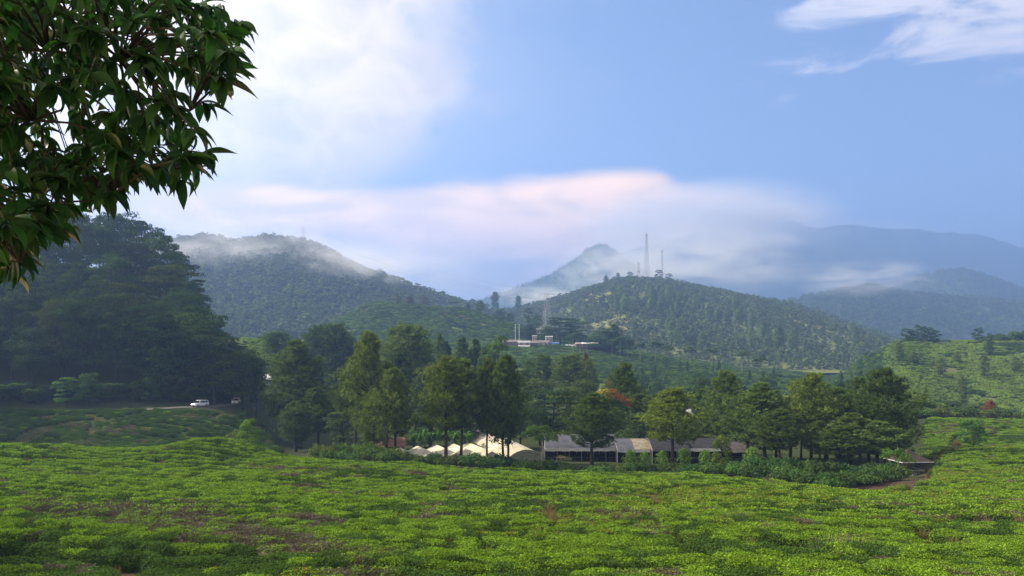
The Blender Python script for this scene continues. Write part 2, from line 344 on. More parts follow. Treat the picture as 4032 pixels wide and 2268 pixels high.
def gz(x, y):
    """height of the ground at x, y"""
    x = np.asarray(x, float); y = np.asarray(y, float)
    px = np.clip(x / np.maximum(y, 0.5) * F + 512, PXG[0], PXG[-1] - 1e-6)
    i = np.clip(np.searchsorted(PXG, px) - 1, 0, len(PXG) - 2); j = np.clip(np.searchsorted(DG, y) - 1, 0, len(DG) - 2)
    a = (px - PXG[i]) / (PXG[i + 1] - PXG[i]); b = np.clip((y - DG[j]) / (DG[j + 1] - DG[j]), 0, 1)
    return ZG[i, j] * (1 - a) * (1 - b) + ZG[i + 1, j] * a * (1 - b) + ZG[i, j + 1] * (1 - a) * b + ZG[i + 1, j + 1] * a * b
def gpos(px, d, dz=0.0):
    x = float(PX(px, d)); return Vector((x, d, float(gz(x, d)) + dz))

def grid_faces(nx, ny):
    i, j = np.meshgrid(np.arange(nx - 1), np.arange(ny - 1), indexing='ij')
    return np.stack([i * ny + j, (i + 1) * ny + j, (i + 1) * ny + j + 1, i * ny + j + 1], -1).reshape(-1, 4)
def ground_mat():
    m, t = mat_new('ground_cover')
    g = t.n('ShaderNodeNewGeometry')
    n = t.noise(g.outputs['Position'], 0.035, 6.0, 0.6); n2 = t.noise(g.outputs['Position'], 0.9, 5.0, 0.65); n3 = t.noise(g.outputs['Position'], 0.012, 3.0, 0.5)
    soil = t.mix(n2, (0.035, 0.028, 0.020), (0.085, 0.062, 0.040))
    green = t.mix(n2, (0.050, 0.080, 0.022), (0.115, 0.155, 0.040))
    green = t.mix(t.sstep(n, 0.45, 0.65), green, (0.13, 0.115, 0.055))
    sep = t.n('ShaderNodeSeparateXYZ'); m.node_tree.links.new(g.outputs['Position'], sep.inputs[0])
    litter = t.mix(n2, (0.022, 0.030, 0.014), (0.055, 0.068, 0.026))
    c = t.mix(t.sstep(sep.outputs[1], 118.0, 140.0), soil, litter); c = t.mix(t.sstep(sep.outputs[1], 300.0, 380.0), c, green)
    d = t.n('ShaderNodeBsdfDiffuse'); t.put(d.inputs[0], c)
    b = t.n('ShaderNodeBump'); b.inputs['Strength'].default_value = 0.6; b.inputs['Distance'].default_value = 0.3; t.put(b.inputs['Height'], n2)
    m.node_tree.links.new(b.outputs[0], d.inputs['Normal'])
    return finish(m, t, d.outputs[0])
M['ground'] = ground_mat()
gb = MB(); gb.add(np.stack([GX, GY, ZG], -1).reshape(-1, 3), grid_faces(len(PXG), len(DG)))
ground = gb.build('ground', M['ground'], smooth=True); tag(ground, kind='structure')

# the road along the bank on the left: a strip of worn asphalt that follows the ground
def road_mat():
    m, t = mat_new('worn_asphalt')
    g = t.n('ShaderNodeNewGeometry'); n = t.noise(g.outputs['Position'], 0.8, 6.0, 0.65); n2 = t.noise(g.outputs['Position'], 9.0, 3.0, 0.6)
    c = t.mix(n, (0.038, 0.035, 0.032), (0.075, 0.066, 0.058)); c = t.mix(t.m('MULTIPLY', n2, 0.4), c, (0.085, 0.076, 0.068))
    p = t.n('ShaderNodeBsdfPrincipled'); p.inputs['Roughness'].default_value = 0.85; t.put(p.inputs['Base Color'], c)
    return finish(m, t, p.outputs[0])
M['road'] = road_mat()
_rp = np.array([-300, -200, -100, 0, 60, 120, 160, 205, 222, 238, 245, 246], float)
_rd = np.array([196.5, 196.5, 196.5, 196.5, 197.5, 199, 201, 205, 210, 217, 228, 240], float)
_t = np.linspace(0, 1, 90); _rc = np.stack([np.interp(_t, np.linspace(0, 1, 12), PX(_rp, _rd)), np.interp(_t, np.linspace(0, 1, 12), _rd)], 1)
_rc = _smooth(_rc, 4, 0); _dir = unit(np.gradient(_rc, axis=0)); _nor = np.stack([-_dir[:, 1], _dir[:, 0]], 1)
rb = MB(); _rv = []
for k, off in enumerate(np.linspace(-2.9, 2.9, 7)):
    q = _rc + _nor * off; _rv.append(np.stack([q[:, 0], q[:, 1], gz(q[:, 0], q[:, 1])], 1))
_rv = np.array(_rv); _rz = _rv[:, :, 2].max(0) * 0.6 + _rv[:, :, 2].mean(0) * 0.4 + 0.12
_rv[:, :, 2] = _rz[None, :]
rb.add(_rv.reshape(-1, 3), grid_faces(7, 90)[:, ::-1])
skirt = np.stack([_rv[0], _rv[0] - (0, 0, 1.0)]); rb.add(skirt.reshape(-1, 3), grid_faces(2, 90)); skirt = np.stack([_rv[6], _rv[6] - (0, 0, 1.0)]); rb.add(skirt.reshape(-1, 3), grid_faces(2, 90)[:, ::-1])
road = rb.build('road', M['road'], smooth=False); tag(road, kind='structure')
def road_at(px):
    """point on the road's centre line nearest a pixel column, and its heading"""
    p = _rc[:, 0] / _rc[:, 1] * F + 512; k = int(np.argmin(np.abs(p - px)))
    return Vector((_rc[k, 0], _rc[k, 1], _rz[k])), math.atan2(_dir[k, 1], _dir[k, 0])

# ------------------------------------------------------------------ hills farther off
HILLS = {}
def hill_mat(name, a, b, c):
    m, t = mat_new(name)
    g = t.n('ShaderNodeNewGeometry'); n = t.noise(g.outputs['Position'], 0.02, 7.0, 0.62); n2 = t.noise(g.outputs['Position'], 0.006, 4.0, 0.55)
    col = t.mix(n, a, b); col = t.mix(t.sstep(n2, 0.5, 0.62), col, c)
    d = t.n('ShaderNodeBsdfDiffuse'); t.put(d.inputs[0], col)
    bp = t.n('ShaderNodeBump'); bp.inputs['Strength'].default_value = 1.0; bp.inputs['Distance'].default_value = 6.0; t.put(bp.inputs['Height'], n)
    m.node_tree.links.new(bp.outputs[0], d.inputs['Normal'])
    return finish(m, t, d.outputs[0])
class Hill:
    def __init__(s, name, crest, dc, df, zf, db, amp, freq, ridge=1.0, power=1.0, mat=None, step=5.0, nt=60):
        s.px = np.arange(crest[0][0], crest[-1][0] + 0.1, step); cx = np.array([c[0] for c in crest]); cy = np.array([c[1] for c in crest])
        py = np.interp(s.px, cx, cy); py = _smooth(py[:, None], 2, 0)[:, 0]
        dcs = np.interp(s.px, [a[0] for a in dc], [a[1] for a in dc]) if hasattr(dc, '__len__') else np.full(len(s.px), float(dc))
        zc = (YH - py) / F * dcs
        t = np.linspace(0, 1.35, nt); tf = np.clip(t, 0, 1); tb = np.clip((t - 1) / 0.35, 0, 1)
        D = df + (dcs[:, None] - df) * tf[None] + (db - dcs)[:, None] * tb[None]
        prof = (0.5 - 0.5 * np.cos(np.pi * tf)) * 0.45 + tf * 0.55
        prof = prof ** power
        s.X = (s.px[:, None] - 512) / F * D; s.Y = D
        zfoot = np.broadcast_to(zf, zc.shape)[:, None]
        Zh = zfoot + (zc[:, None] - zfoot) * prof[None]
        rid = fbm(s.X / freq, s.Y / (freq * 2.2), 5) * amp * 2 * (1 - np.abs(2 * fbm(s.X / freq + 5, s.Y / (freq * 3) + 9, 3))) * ridge
        Zh = Zh + rid * (np.sin(np.pi * np.clip(tf, 0, 1)) ** 0.8)[None] + fbm(s.X / 20, s.Y / 20, 3) * amp * 0.06
        Zh = Zh + (zfoot - Zh) * (tb ** 1.5)[None]
        s.Z = Zh; s.t = t; s.D = D
        b = MB(); b.add(np.stack([s.X, s.Y, s.Z], -1).reshape(-1, 3), grid_faces(len(s.px), nt))
        s.o = b.build(name, mat, smooth=True); tag(s.o, kind='structure'); HILLS[name] = s
    def sample(s, n, tmin=0.0, tmax=1.1, weight=None):
        """n points spread evenly over the hill's face"""
        i = RNG.random(n * 3) * (len(s.px) - 1.001); j = (tmin + RNG.random(n * 3) * (tmax - tmin)) / s.t[-1] * (len(s.t) - 1.001)
        p = s.at(i, j); keep = RNG.random(len(p)) < p[:, 1] / p[:, 1].max()
        p = p[keep]
        return p[:n]
    def at(s, i, j):
        i0 = i.astype(int); j0 = j.astype(int); a = i - i0; b = j - j0
        out = []
        for A in (s.X, s.Y, s.Z): out.append(A[i0, j0] * (1 - a) * (1 - b) + A[i0 + 1, j0] * a * (1 - b) + A[i0, j0 + 1] * (1 - a) * b + A[i0 + 1, j0 + 1] * a * b)
        return np.stack(out, 1)
    def on_crest(s, px, t=1.0):
        i = np.array([(px - s.px[0]) / (s.px[1] - s.px[0])]); j = np.array([t / s.t[-1] * (len(s.t) - 1)])
        return Vector(s.at(i, j)[0])
M['hill_forest'] = hill_mat('forest_floor', (0.028, 0.045, 0.020), (0.070, 0.095, 0.032), (0.050, 0.075, 0.028))
M['hill_scrub'] = hill_mat('scrub_slope', (0.060, 0.090, 0.028), (0.15, 0.18, 0.045), (0.17, 0.17, 0.06))
k = 2.5156
def cv(pts): return [(a / k, b / k) for a, b in pts]
h_left = Hill('hill_misty', cv([(250, 640), (450, 618), (520, 612), (600, 624), (690, 611), (760, 617), (800, 632), (850, 657), (900, 687), (960, 704), (1000, 715), (1050, 737), (1100, 752), (1150, 767), (1220, 785), (1330, 830)]), 1300, 760, -12, 1800, 26, 150, mat=M['hill_forest'], power=0.8)
h_tower = Hill('hill_tower', cv([(1150, 800), (1290, 782), (1400, 755), (1500, 728), (1560, 707), (1600, 706), (1680, 709), (1750, 724), (1900, 751), (2000, 768), (2080, 797), (2150, 822), (2230, 848), (2300, 868), (2400, 900)]), 1450, 720, -26, 2000, 30, 160, mat=M['hill_scrub'], power=0.85)
h_r1 = Hill('hill_wooded', cv([(1850, 800), (1960, 765), (2040, 745), (2130, 728), (2200, 719), (2260, 738), (2330, 741), (2450, 757), (2576, 770), (2750, 790), (3000, 820)]), 2500, 1700, -40, 3300, 70, 300, mat=M['hill_forest'], step=4)
h_r2 = Hill('hill_ridge', cv([(2000, 760), (2130, 718), (2200, 722), (2280, 708), (2330, 690), (2380, 680), (2430, 679), (2500, 702), (2576, 727), (2700, 760), (3000, 800)]), 3500, 2700, -40, 4300, 60, 400, mat=M['hill_forest'], step=4)
h_peak = Hill('hill_peak', cv([(1000, 800), (1200, 758), (1290, 728), (1380, 693), (1440, 658), (1475, 630), (1500, 615), (1520, 613), (1562, 640), (1620, 683), (1720, 720), (1850, 760), (2000, 800)]), 3600, 2600, -40, 4600, 50, 420, mat=M['hill_forest'], step=3)
h_far = Hill('mountain', cv([(1500, 650), (1700, 600), (1850, 560), (1960, 550), (1990, 553), (2030, 568), (2060, 576), (2100, 567), (2140, 565), (2200, 572), (2260, 577), (2310, 574), (2370, 586), (2390, 581), (2430, 589), (2450, 585), (2500, 599), (2576, 622), (2750, 670), (3000, 700), (3400, 720)]), 6300, 4700, -50, 8200, 130, 900, mat=M['hill_forest'], step=3)
# ------------------------------------------------------------------ plants: meshes built once, shared by every copy
def frame_from(n):
    """two unit vectors across each direction"""
    ref = np.where(np.abs(n[:, 2:3]) > 0.95, np.array([[1.0, 0, 0]]), np.array([[0, 0, 1.0]]))
    a = unit(np.cross(n, ref)); return a, np.cross(n, a)
def leaves(b, c, nrm, size, aspect=0.5, tint=None, jitter=0.6, mi=0):
    """leaf faces at c facing roughly along nrm"""
    n = unit(nrm + RNG.normal(size=nrm.shape) * jitter); a, w = frame_from(n)
    th = RNG.random(len(c)) * 6.283; u = a * np.cos(th)[:, None] + w * np.sin(th)[:, None]; v = np.cross(n, u)
    s = size * (0.7 + 0.6 * RNG.random(len(c)))
    b.diamonds(c, u * (s * 0.5)[:, None], v * (s * 0.5 * aspect)[:, None], RNG.random(len(c)) if tint is None else tint, mi)

def tea_bush(n, leaf, kind, seed):
    """a clipped tea bush: stems fanning from the ground and a flat table of shoots; about 1.7 m by 1.4 m, 0.85 m high"""
    b = MB(); rx, ry, h = 1.0, 0.73, TEA_H
    def surf(th, r):
        x = rx * r * np.cos(th); y = ry * r * np.sin(th)
        lump = 1 + 0.09 * np.sin(3 * th + seed) + 0.06 * np.sin(7 * th + 2 * seed)
        z = h * (1 - 0.62 * np.clip(r, 0, 1) ** 6) * (0.96 + 0.05 * np.sin(4 * x + seed) * np.cos(5 * y))
        return np.stack([x * lump, y * lump, z], -1)
    th = RNG.random(n) * 6.283; r = np.sqrt(RNG.random(n)) * 1.02
    c = surf(th, r); side = RNG.random(n) < 0.28                     # some leaves hang on the flanks
    c[side, 2] *= RNG.random(side.sum()) * 0.75 + 0.2; rr = np.where(side, 0.9, 1.0); 
    out = np.stack([np.cos(th), np.sin(th), np.zeros(n)], -1)
    c[side, :2] = (out[side, :2] * np.array([rx, ry])) * (0.86 + 0.14 * RNG.random(side.sum()))[:, None]
    c[:, 2] += RNG.normal(size=n) * 0.035
    nrm = np.where(side[:, None], out * 0.9 + np.array([0, 0, 0.35]), np.array([[0, 0, 1.0]]) + out * 0.5 * (r ** 4)[:, None])
    # young shoots stand on the plucking table, old dark leaves on the flanks
    shoot = np.clip(RNG.beta(2, 2, n), 0, 1)
    mi = 1 if kind == 'dark' else 0
    keep = np.ones(n, bool)
    if kind == 'twiggy': keep = (RNG.random(n) < 0.22) | (fbm(c[:, 0] * 2 + seed, c[:, 1] * 2, 2) > 0.12)
    if kind == 'bare': keep = RNG.random(n) < 0.05
    top = keep & ~side; sd_ = keep & side
    leaves(b, c[top], nrm[top], leaf, 0.5, shoot[top], 0.75, mi)
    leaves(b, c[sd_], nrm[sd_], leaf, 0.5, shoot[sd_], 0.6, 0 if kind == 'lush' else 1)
    if kind == 'russet':
        q = RNG.random(n) < 0.12; leaves(b, c[q] + (0, 0, 0.03), nrm[q], leaf * 1.1, 0.5, RNG.random(q.sum()), 0.6, 3)
    # stems
    ns = {'bare': 190, 'twiggy': 110}.get(kind, 34)
    for i in range(ns):
        a = RNG.random() * 6.283; q = math.sqrt(RNG.random()) * 0.95; e = surf(np.array([a]), np.array([q]))[0]
        m = e * np.array([0.55, 0.55, 0.5]) + RNG.normal(size=3) * 0.06
        e = e * (0.9, 0.9, 1.0) + RNG.normal(size=3) * 0.05
        t = 0.012 if kind in ('bare', 'twiggy') else 0.014
        b.tube([(0.25 * m[0], 0.25 * m[1], -0.15), m, e], [t * 1.3, t, t * 0.5], 3, RNG.random(), 2, False)
    if kind in ('bare', 'twiggy'):       # fine crossing twigs at the clipped top
        k_ = 420 if kind == 'bare' else 200
        th = RNG.random(k_) * 6.283; r = np.sqrt(RNG.random(k_)); c = surf(th, r) - (0, 0, 0.04)
        u = unit(RNG.normal(size=(k_, 3)) * (1, 1, 0.7) + (0, 0, 0.4)); w = unit(np.cross(u, RNG.normal(size=(k_, 3))))
        b.diamonds(c, u * 0.10, w * 0.008 * max(1.0, leaf / 0.09), RNG.random(k_), 2)
    # the woody heart of the bush: a low mound of stubs and litter
    nn = 10; ths = np.linspace(0, 6.283, nn, endpoint=False)
    ring = [np.stack([rx * q * np.cos(ths), ry * q * np.sin(ths), np.full(nn, zz)], -1) for q, zz in ((0.92, -0.3), (0.86, 0.28), (0.6, 0.52), (0.12, 0.58))]
    v = np.concatenate(ring); f = []
    for i in range(3):
        for j in range(nn): f.append((i * nn + j, i * nn + (j + 1) % nn, (i + 1) * nn + (j + 1) % nn, (i + 1) * nn + j))
    b.add(v, f, 0.1, 2 if kind in ('bare', 'twiggy') else 1)
    return b
TEA_MATS = [M['tea'], M['tea_dark'], M['tea_twig'], M['tea_red']]
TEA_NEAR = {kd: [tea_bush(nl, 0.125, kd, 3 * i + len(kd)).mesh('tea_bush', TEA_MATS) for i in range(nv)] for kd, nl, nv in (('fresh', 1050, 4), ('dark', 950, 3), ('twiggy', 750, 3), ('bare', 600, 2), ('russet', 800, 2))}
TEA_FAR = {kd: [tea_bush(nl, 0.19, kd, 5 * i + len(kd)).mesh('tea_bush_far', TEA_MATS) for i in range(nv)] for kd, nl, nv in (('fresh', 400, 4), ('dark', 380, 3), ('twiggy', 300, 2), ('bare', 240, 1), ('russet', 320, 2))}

TEA_SLOPE = tea_bush(360, 0.24, 'lush', 4).mesh('tea_bush_slope', [M['tea_slope']] + TEA_MATS[1:])

def grass_tuft(n, h, mat, name):
    b = MB(); a = RNG.random(n) * 6.283; r = RNG.random(n) * 0.35
    base = np.stack([r * np.cos(a), r * np.sin(a), np.zeros(n)], -1); lean = RNG.normal(size=(n, 3)) * 0.35; lean[:, 2] = 1; u = unit(lean)
    L = h * (0.5 + 0.7 * RNG.random(n)); w = unit(np.cross(u, RNG.normal(size=(n, 3)))) * 0.012
    b.diamonds(base + u * (L / 2)[:, None], u * (L / 2)[:, None], w, RNG.random(n))
    return b.mesh(name, mat)
GRASS = [grass_tuft(90, 0.9, M['straw'], 'dry_grass'), grass_tuft(90, 0.7, M['straw'], 'dry_grass')]

def trunk(b, h, r0, lean=(0, 0), n=8, seg=9, wob=0.02, top=0.12, tint=0.5, mi=0):
    t = np.linspace(0, 1, seg); p = np.stack([lean[0] * t ** 1.5 + np.cumsum(RNG.normal(size=seg)) * wob * 0.3, lean[1] * t ** 1.5 + np.cumsum(RNG.normal(size=seg)) * wob * 0.3, t * h], -1)
    p[0, :2] = 0; p[0, 2] = -0.6
    rad = r0 * (1 - t) ** 0.8 + r0 * top; rad[0] = r0 * 1.5
    b.tube(p, rad, n, tint, mi); return p, rad

def pine(h=22.0, w=4.2, bare=0.30, seed=0, tufts=2300, flat=0.0, droop=0.0):
    """tropical pine: straight dark trunk, whorls of upswept limbs, needle tufts at the shoots. Returns trunk and crown buffers"""
    tb = MB(); cb = MB()
    p, rad = trunk(tb, h * 0.97, 0.013 * h, (RNG.normal() * 0.3, RNG.normal() * 0.3), wob=0.12)
    zs = p[:, 2]; tx = lambda z: np.array([np.interp(z, zs, p[:, 0]), np.interp(z, zs, p[:, 1]), z])
    nb = int(44 + 0.6 * h); C = []; Dr = []
    per = max(10, tufts // nb)
    for i in range(nb):
        s = (i + RNG.random()) / nb; z = h * (bare + (0.985 - bare) * s)
        # outline: widest about a third up the crown, rounded at the top
        prof = (1 - s) ** 0.8 * (0.6 + 0.8 * min(1, s / 0.25)) if flat == 0 else (0.35 + 0.65 * math.sin(math.pi * min(1, (s * 0.85 + 0.18)))) 
        L = w * prof * (0.5 + 0.8 * RNG.random()) + 0.5
        az = i * 2.399 + RNG.normal() * 0.4; up = 0.38 + 0.6 * s - droop + RNG.normal() * 0.12
        o = tx(z); d = unit(np.array([math.cos(az), math.sin(az), up])); m = o + d * L * 0.55 + (0, 0, -0.05 * L); e = o + d * L + (0, 0, 0.16 * L)
        tb.tube([o, m, e], [0.020 * L + 0.02, 0.012 * L + 0.012, 0.012], 4, 0.5, 0, False)
        q = RNG.random(per) ** 0.55 * 0.80 + 0.22
        c = np.where(q[:, None] < 0.55, o + (m - o) * (q / 0.55)[:, None], m + (e - m) * ((q - 0.55) / 0.45)[:, None])
        side = unit(np.cross(d, (0, 0, 1.0))); spread = 0.24 * L * (0.35 + q)
        c = c + side * (RNG.normal(size=per) * spread)[:, None] + np.array([0, 0, 1.0]) * (RNG.normal(size=per) * 0.10 * L + 0.1)[:, None]
        C.append(c); Dr.append(unit(d * 0.6 + side * RNG.normal(size=(per, 1)) * 0.5 + (0, 0, 0.55)))
    # a few dead stubs below the crown
    for i in range(7):
        z = h * bare * (0.35 + 0.6 * RNG.random()); az = RNG.random() * 6.28; o = tx(z); L = 0.5 + RNG.random() * 1.2
        tb.tube([o, o + np.array([math.cos(az), math.sin(az), 0.25]) * L], [0.045, 0.015], 4, 0.5, 0, False)
    C = np.concatenate(C); Dr = np.concatenate(Dr); n = len(C); clump = RNG.random(n)
    for kx in range(7):
        u = unit(Dr + RNG.normal(size=(n, 3)) * 0.55); L = 0.34 + 0.2 * RNG.random(n)
        wv = unit(np.cross(u, RNG.normal(size=(n, 3)))) * 0.07
        cb.diamonds(C + u * (L * 0.8)[:, None], u * L[:, None], wv, np.clip(clump * 0.7 + RNG.random(n) * 0.3, 0, 1))
    return tb, cb

def lobed_crown(b, lobes, per, leaf, up=0.35, aspect=0.62, mi=0, shell=0.35, tints=None):
    """leaves on the outer shell of many uneven lobes"""
    for i, (c, r) in enumerate(lobes):
        d = rand_dirs(per); d[:, 2] = np.where(d[:, 2] < -0.35, -d[:, 2] * 0.6, d[:, 2]); d = unit(d)
        rr = 1 - shell * RNG.random(per) ** 1.6
        lump = 1 + 0.22 * np.sin(5 * d[:, 0] + i) * np.cos(4 * d[:, 1] - i) + 0.12 * np.sin(9 * d[:, 2] + 2 * i)
        pts = np.asarray(c) + d * (np.asarray(r) * (rr * lump)[:, None])
        t0 = RNG.random() if tints is None else tints[i]
        leaves(b, pts, d + (0, 0, up), leaf, aspect, np.clip(t0 * 0.6 + RNG.random(per) * 0.4, 0, 1), 0.5, mi)
def broadleaf(h=22.0, w=6.5, base=0.30, nl=26, per=190, leaf=0.62, tier=False, seed=0):
    """forest tree: trunk, rising limbs, and a crown of many lobes"""
    tb = MB(); cb = MB(); p, rad = trunk(tb, h * 0.8, 0.016 * h, (RNG.normal() * 0.8, RNG.normal() * 0.8), wob=0.25)
    lobes = []
    for i in range(nl):
        s = (i + 0.5) / nl; z = h * (base + (0.86 - base) * s)
        prof = math.sin(math.pi * (0.22 + 0.68 * s)) ** 0.8; az = i * 2.399 + RNG.normal() * 0.5
        q = w * prof * (0.35 + 0.65 * math.sqrt(RNG.random()))
        r = w * (0.26 + 0.16 * RNG.random())
        c = np.array([q * math.cos(az), q * math.sin(az), z + RNG.normal() * 0.5])
        lobes.append((c, (r * 1.25, r * 1.25, r * (0.42 if tier else 0.72))))
        k0 = min(len(p) - 1, int(len(p) * (0.25 + 0.6 * s))); o = p[k0]
        if i % 2 == 0: tb.tube([o, (o + c) / 2 + (0, 0, -0.4), c], [rad[k0] * 0.5, rad[k0] * 0.3, 0.04], 4, 0.5, 0, False)
    lobed_crown(cb, lobes, per, leaf, 0.5 if tier else 0.3)
    return tb, cb
def columnar(h=12.0, w=2.0, nl=18, per=150, leaf=0.45):
    """narrow tree, cypress-like or a young eucalypt"""
    tb = MB(); cb = MB(); trunk(tb, h * 0.95, 0.012 * h, wob=0.06)
    lobes = []
    for i in range(nl):
        s = (i + 0.5) / nl; r = w * (math.sin(math.pi * (0.12 + 0.86 * s)) ** 0.8) * 0.55 + 0.2; az = i * 2.399
        lobes.append((np.array([r * 0.7 * math.cos(az), r * 0.7 * math.sin(az), h * (0.16 + 0.8 * s)]), (r, r, r * 1.2)))
    lobed_crown(cb, lobes, per, leaf, 0.4, 0.5)
    return tb, cb
def umbrella(h=13.0, w=4.0, leaf=0.5, bare=0.62, nl=14, per=140):
    """slender pale trunk with a flat spreading top"""
    tb = MB(); cb = MB(); p, rad = trunk(tb, h * 0.92, 0.011 * h, wob=0.08)
    lobes = []
    for i in range(nl):
        az = i * 2.399; q = w * math.sqrt((i + 0.5) / nl) * 0.8; c = np.array([q * math.cos(az), q * math.sin(az), h * (bare + 0.30 * (1 - 0.5 * (i / nl)) + RNG.normal() * 0.04)])
        lobes.append((c, (w * 0.34, w * 0.34, w * 0.16))); o = p[int(len(p) * 0.72)]
        tb.tube([o, (o + c) / 2, c], [0.06, 0.04, 0.02], 4, 0.5, 0, False)
    lobed_crown(cb, lobes, per, leaf, 0.5)
    return tb, cb
def shrub(w=1.8, h=1.8, nl=9, per=110, leaf=0.28):
    tb = MB(); cb = MB(); lobes = []
    for i in range(nl):
        az = i * 2.399; q = w * 0.62 * math.sqrt((i + 0.3) / nl); r = w * (0.34 + 0.12 * RNG.random()); zc = h * (0.40 + 0.34 * RNG.random() * (1 - q / w))
        lobes.append((np.array([q * math.cos(az), q * math.sin(az), zc]), (r, r, r * 0.8)))
        tb.tube([(0, 0, -0.3), (q * 0.6 * math.cos(az), q * 0.6 * math.sin(az), zc * 0.6), lobes[-1][0]], [0.05, 0.03, 0.012], 4, 0.5, 0, False)
    lobed_crown(cb, lobes, per, leaf, 0.4)
    return tb, cb
def fan_plant(n=9, L=2.4, wd=0.34, up=0.9, stem=1.0, leaflets=False):
    """banana or tree fern: long arching blades from a short stem"""
    tb = MB(); cb = MB(); trunk(tb, stem, 0.13, wob=0.03, seg=5)
    for i in range(n):
        az = i * 2.399 + RNG.normal() * 0.2; d = np.array([math.cos(az), math.sin(az), 0.0]); s = np.linspace(0, 1, 7); l = L * (0.75 + 0.4 * RNG.random())
        rise = up * (0.6 + 0.6 * RNG.random())
        c = np.array([0, 0, stem]) + d * (s * l * 0.8)[:, None] + np.array([0, 0, 1.0]) * (l * (rise * s - (0.4 + rise * 0.55) * s ** 2))[:, None]
        side = np.array([-d[1], d[0], 0]); ww = wd * np.sin(np.pi * np.clip(s * 0.94 + 0.05, 0, 1)) ** 0.7
        if leaflets:
            for q in np.linspace(0.12, 0.97, 14):
                o = np.array([np.interp(q, s, c[:, j]) for j in range(3)])
                for sg in (-1, 1):
                    e = side * sg * wd * 1.5 * math.sin(math.pi * (q * 0.9 + 0.06)) + d * 0.12 + (0, 0, -0.12)
                    cb.diamonds((o + e / 2)[None], (e / 2)[None], (unit(d[None]) * 0.06), np.array([RNG.random()]))
        else:
            a = c + side * ww[:, None] + (0, 0, 0.10 * wd); bb = c - side * ww[:, None] + (0, 0, 0.10 * wd)
            cb.add(np.concatenate([a, c, bb]), np.concatenate([grid_faces(3, 7)]), RNG.random())
    return tb, cb

VAR = {}
def variant(kind, pair, leafmat, bark=None):
    tb, cb = pair
    z = np.concatenate(cb.v)[:, 2].max(); xy = np.abs(np.concatenate(cb.v)[:, :2]).max()
    VAR.setdefault(kind, []).append((tb.mesh(kind + '_trunk', bark or M['bark']), cb.mesh(kind + '_crown', leafmat), float(z), float(xy)))
for i in range(5): variant('pine', pine(22, (4.4, 3.8, 4.9, 4.0, 4.6)[i], (0.30, 0.36, 0.26, 0.2, 0.33)[i], i, (2500, 2100, 2700, 2400, 2300)[i]), M['pine'])
for i in range(2): variant('tall_pine', pine(24, (3.6, 4.2)[i], (0.38, 0.3)[i], i, (1900, 2200)[i], flat=1.0), M['pine'])
for i in range(5): variant('forest_tree', broadleaf(22, (6.6, 5.6, 7.2, 6.0, 5.2)[i], (0.24, 0.18, 0.3, 0.2, 0.15)[i], (30, 26, 34, 28, 26)[i], 190, 0.60, i in (1, 3)), M['broad'])
for i in range(3): variant('bright_tree', broadleaf(12, (4.2, 3.6, 4.0)[i], 0.2, 20, 150, 0.5, i == 1), M['lush'])
for i in range(3): variant('slim_tree', columnar(12, (1.9, 2.5, 1.6)[i]), M['broad'])
for i in range(2): variant('umbrella_tree', umbrella(13, 4.0), M['broad'], M['pale_bark'])
for i in range(3): variant('shrub', shrub(1.9, 2.0), M['broad'])
variant('small_tree', umbrella(4.2, 2.4, 0.22, 0.38, 12, 150), M['lush'], M['pale_bark'])
variant('young_tree', columnar(4.5, 1.3, 12, 100, 0.26), M['lush'])
for i in range(2): variant('banana_plant', fan_plant(9, 2.6, 0.36, 1.1, 1.1), M['lush'])
for i in range(2): variant('tree_fern', fan_plant(12, 2.3, 0.5, 0.75, 2.0, True), M['lush'])
def hill_tree(kind):
    if kind == 'round': tb, cb = broadleaf(10, 3.6, 0.12, 9, 34, 1.5)
    elif kind == 'slim': tb, cb = columnar(11, 1.8, 7, 26, 1.25)
    elif kind == 'low': tb, cb = shrub(2.8, 3.0, 5, 30, 1.15)
    else: tb, cb = umbrella(12, 3.6, 1.3, 0.6, 6, 26)
    me = cb; off = me.n
    for v, f, t in zip(tb.v, tb.f, tb.t): pass
    j = MB(); 
    for src, mi in ((cb, 0), (tb, 1)):
        v = np.concatenate(src.v); f = np.concatenate(src.f); j.add(v, f, np.concatenate(src.t), mi)
    return j.mesh('hill_tree', [M['far'], M['bark']])
HILL_TREES = [hill_tree('round') for i in range(3)] + [hill_tree('slim')] + [hill_tree('low') for i in range(2)] + [hill_tree('flat')]

def place(kind, base, top_z=None, width=None, height=None, rz=None, var=None, name=None, label=None, cat='tree', group=None, color=(1, 1, 1), sink=0.25):
    """a plant as a thing: an Empty at its foot carrying trunk and crown"""
    vs = VAR[kind]; i = (var if var is not None else random.randrange(len(vs))) % len(vs); tm, cm, zh, xw = vs[i]
    h = height if height else top_z - base[2]; sz = (h + sink) / zh; sxy = sz if width is None else width / (2 * xw)
    e = empty(name or kind, (base[0], base[1], base[2] - sink), rz if rz is not None else random.random() * 6.28, (sxy, sxy, sz))
    t = link('stem' if kind in ('shrub',) else 'trunk', tm, e); c = link('foliage' if kind in ('shrub', 'banana_plant', 'tree_fern') else 'crown', cm, e); c.color = (*color, 1)
    tag(e, label, cat, group); return e

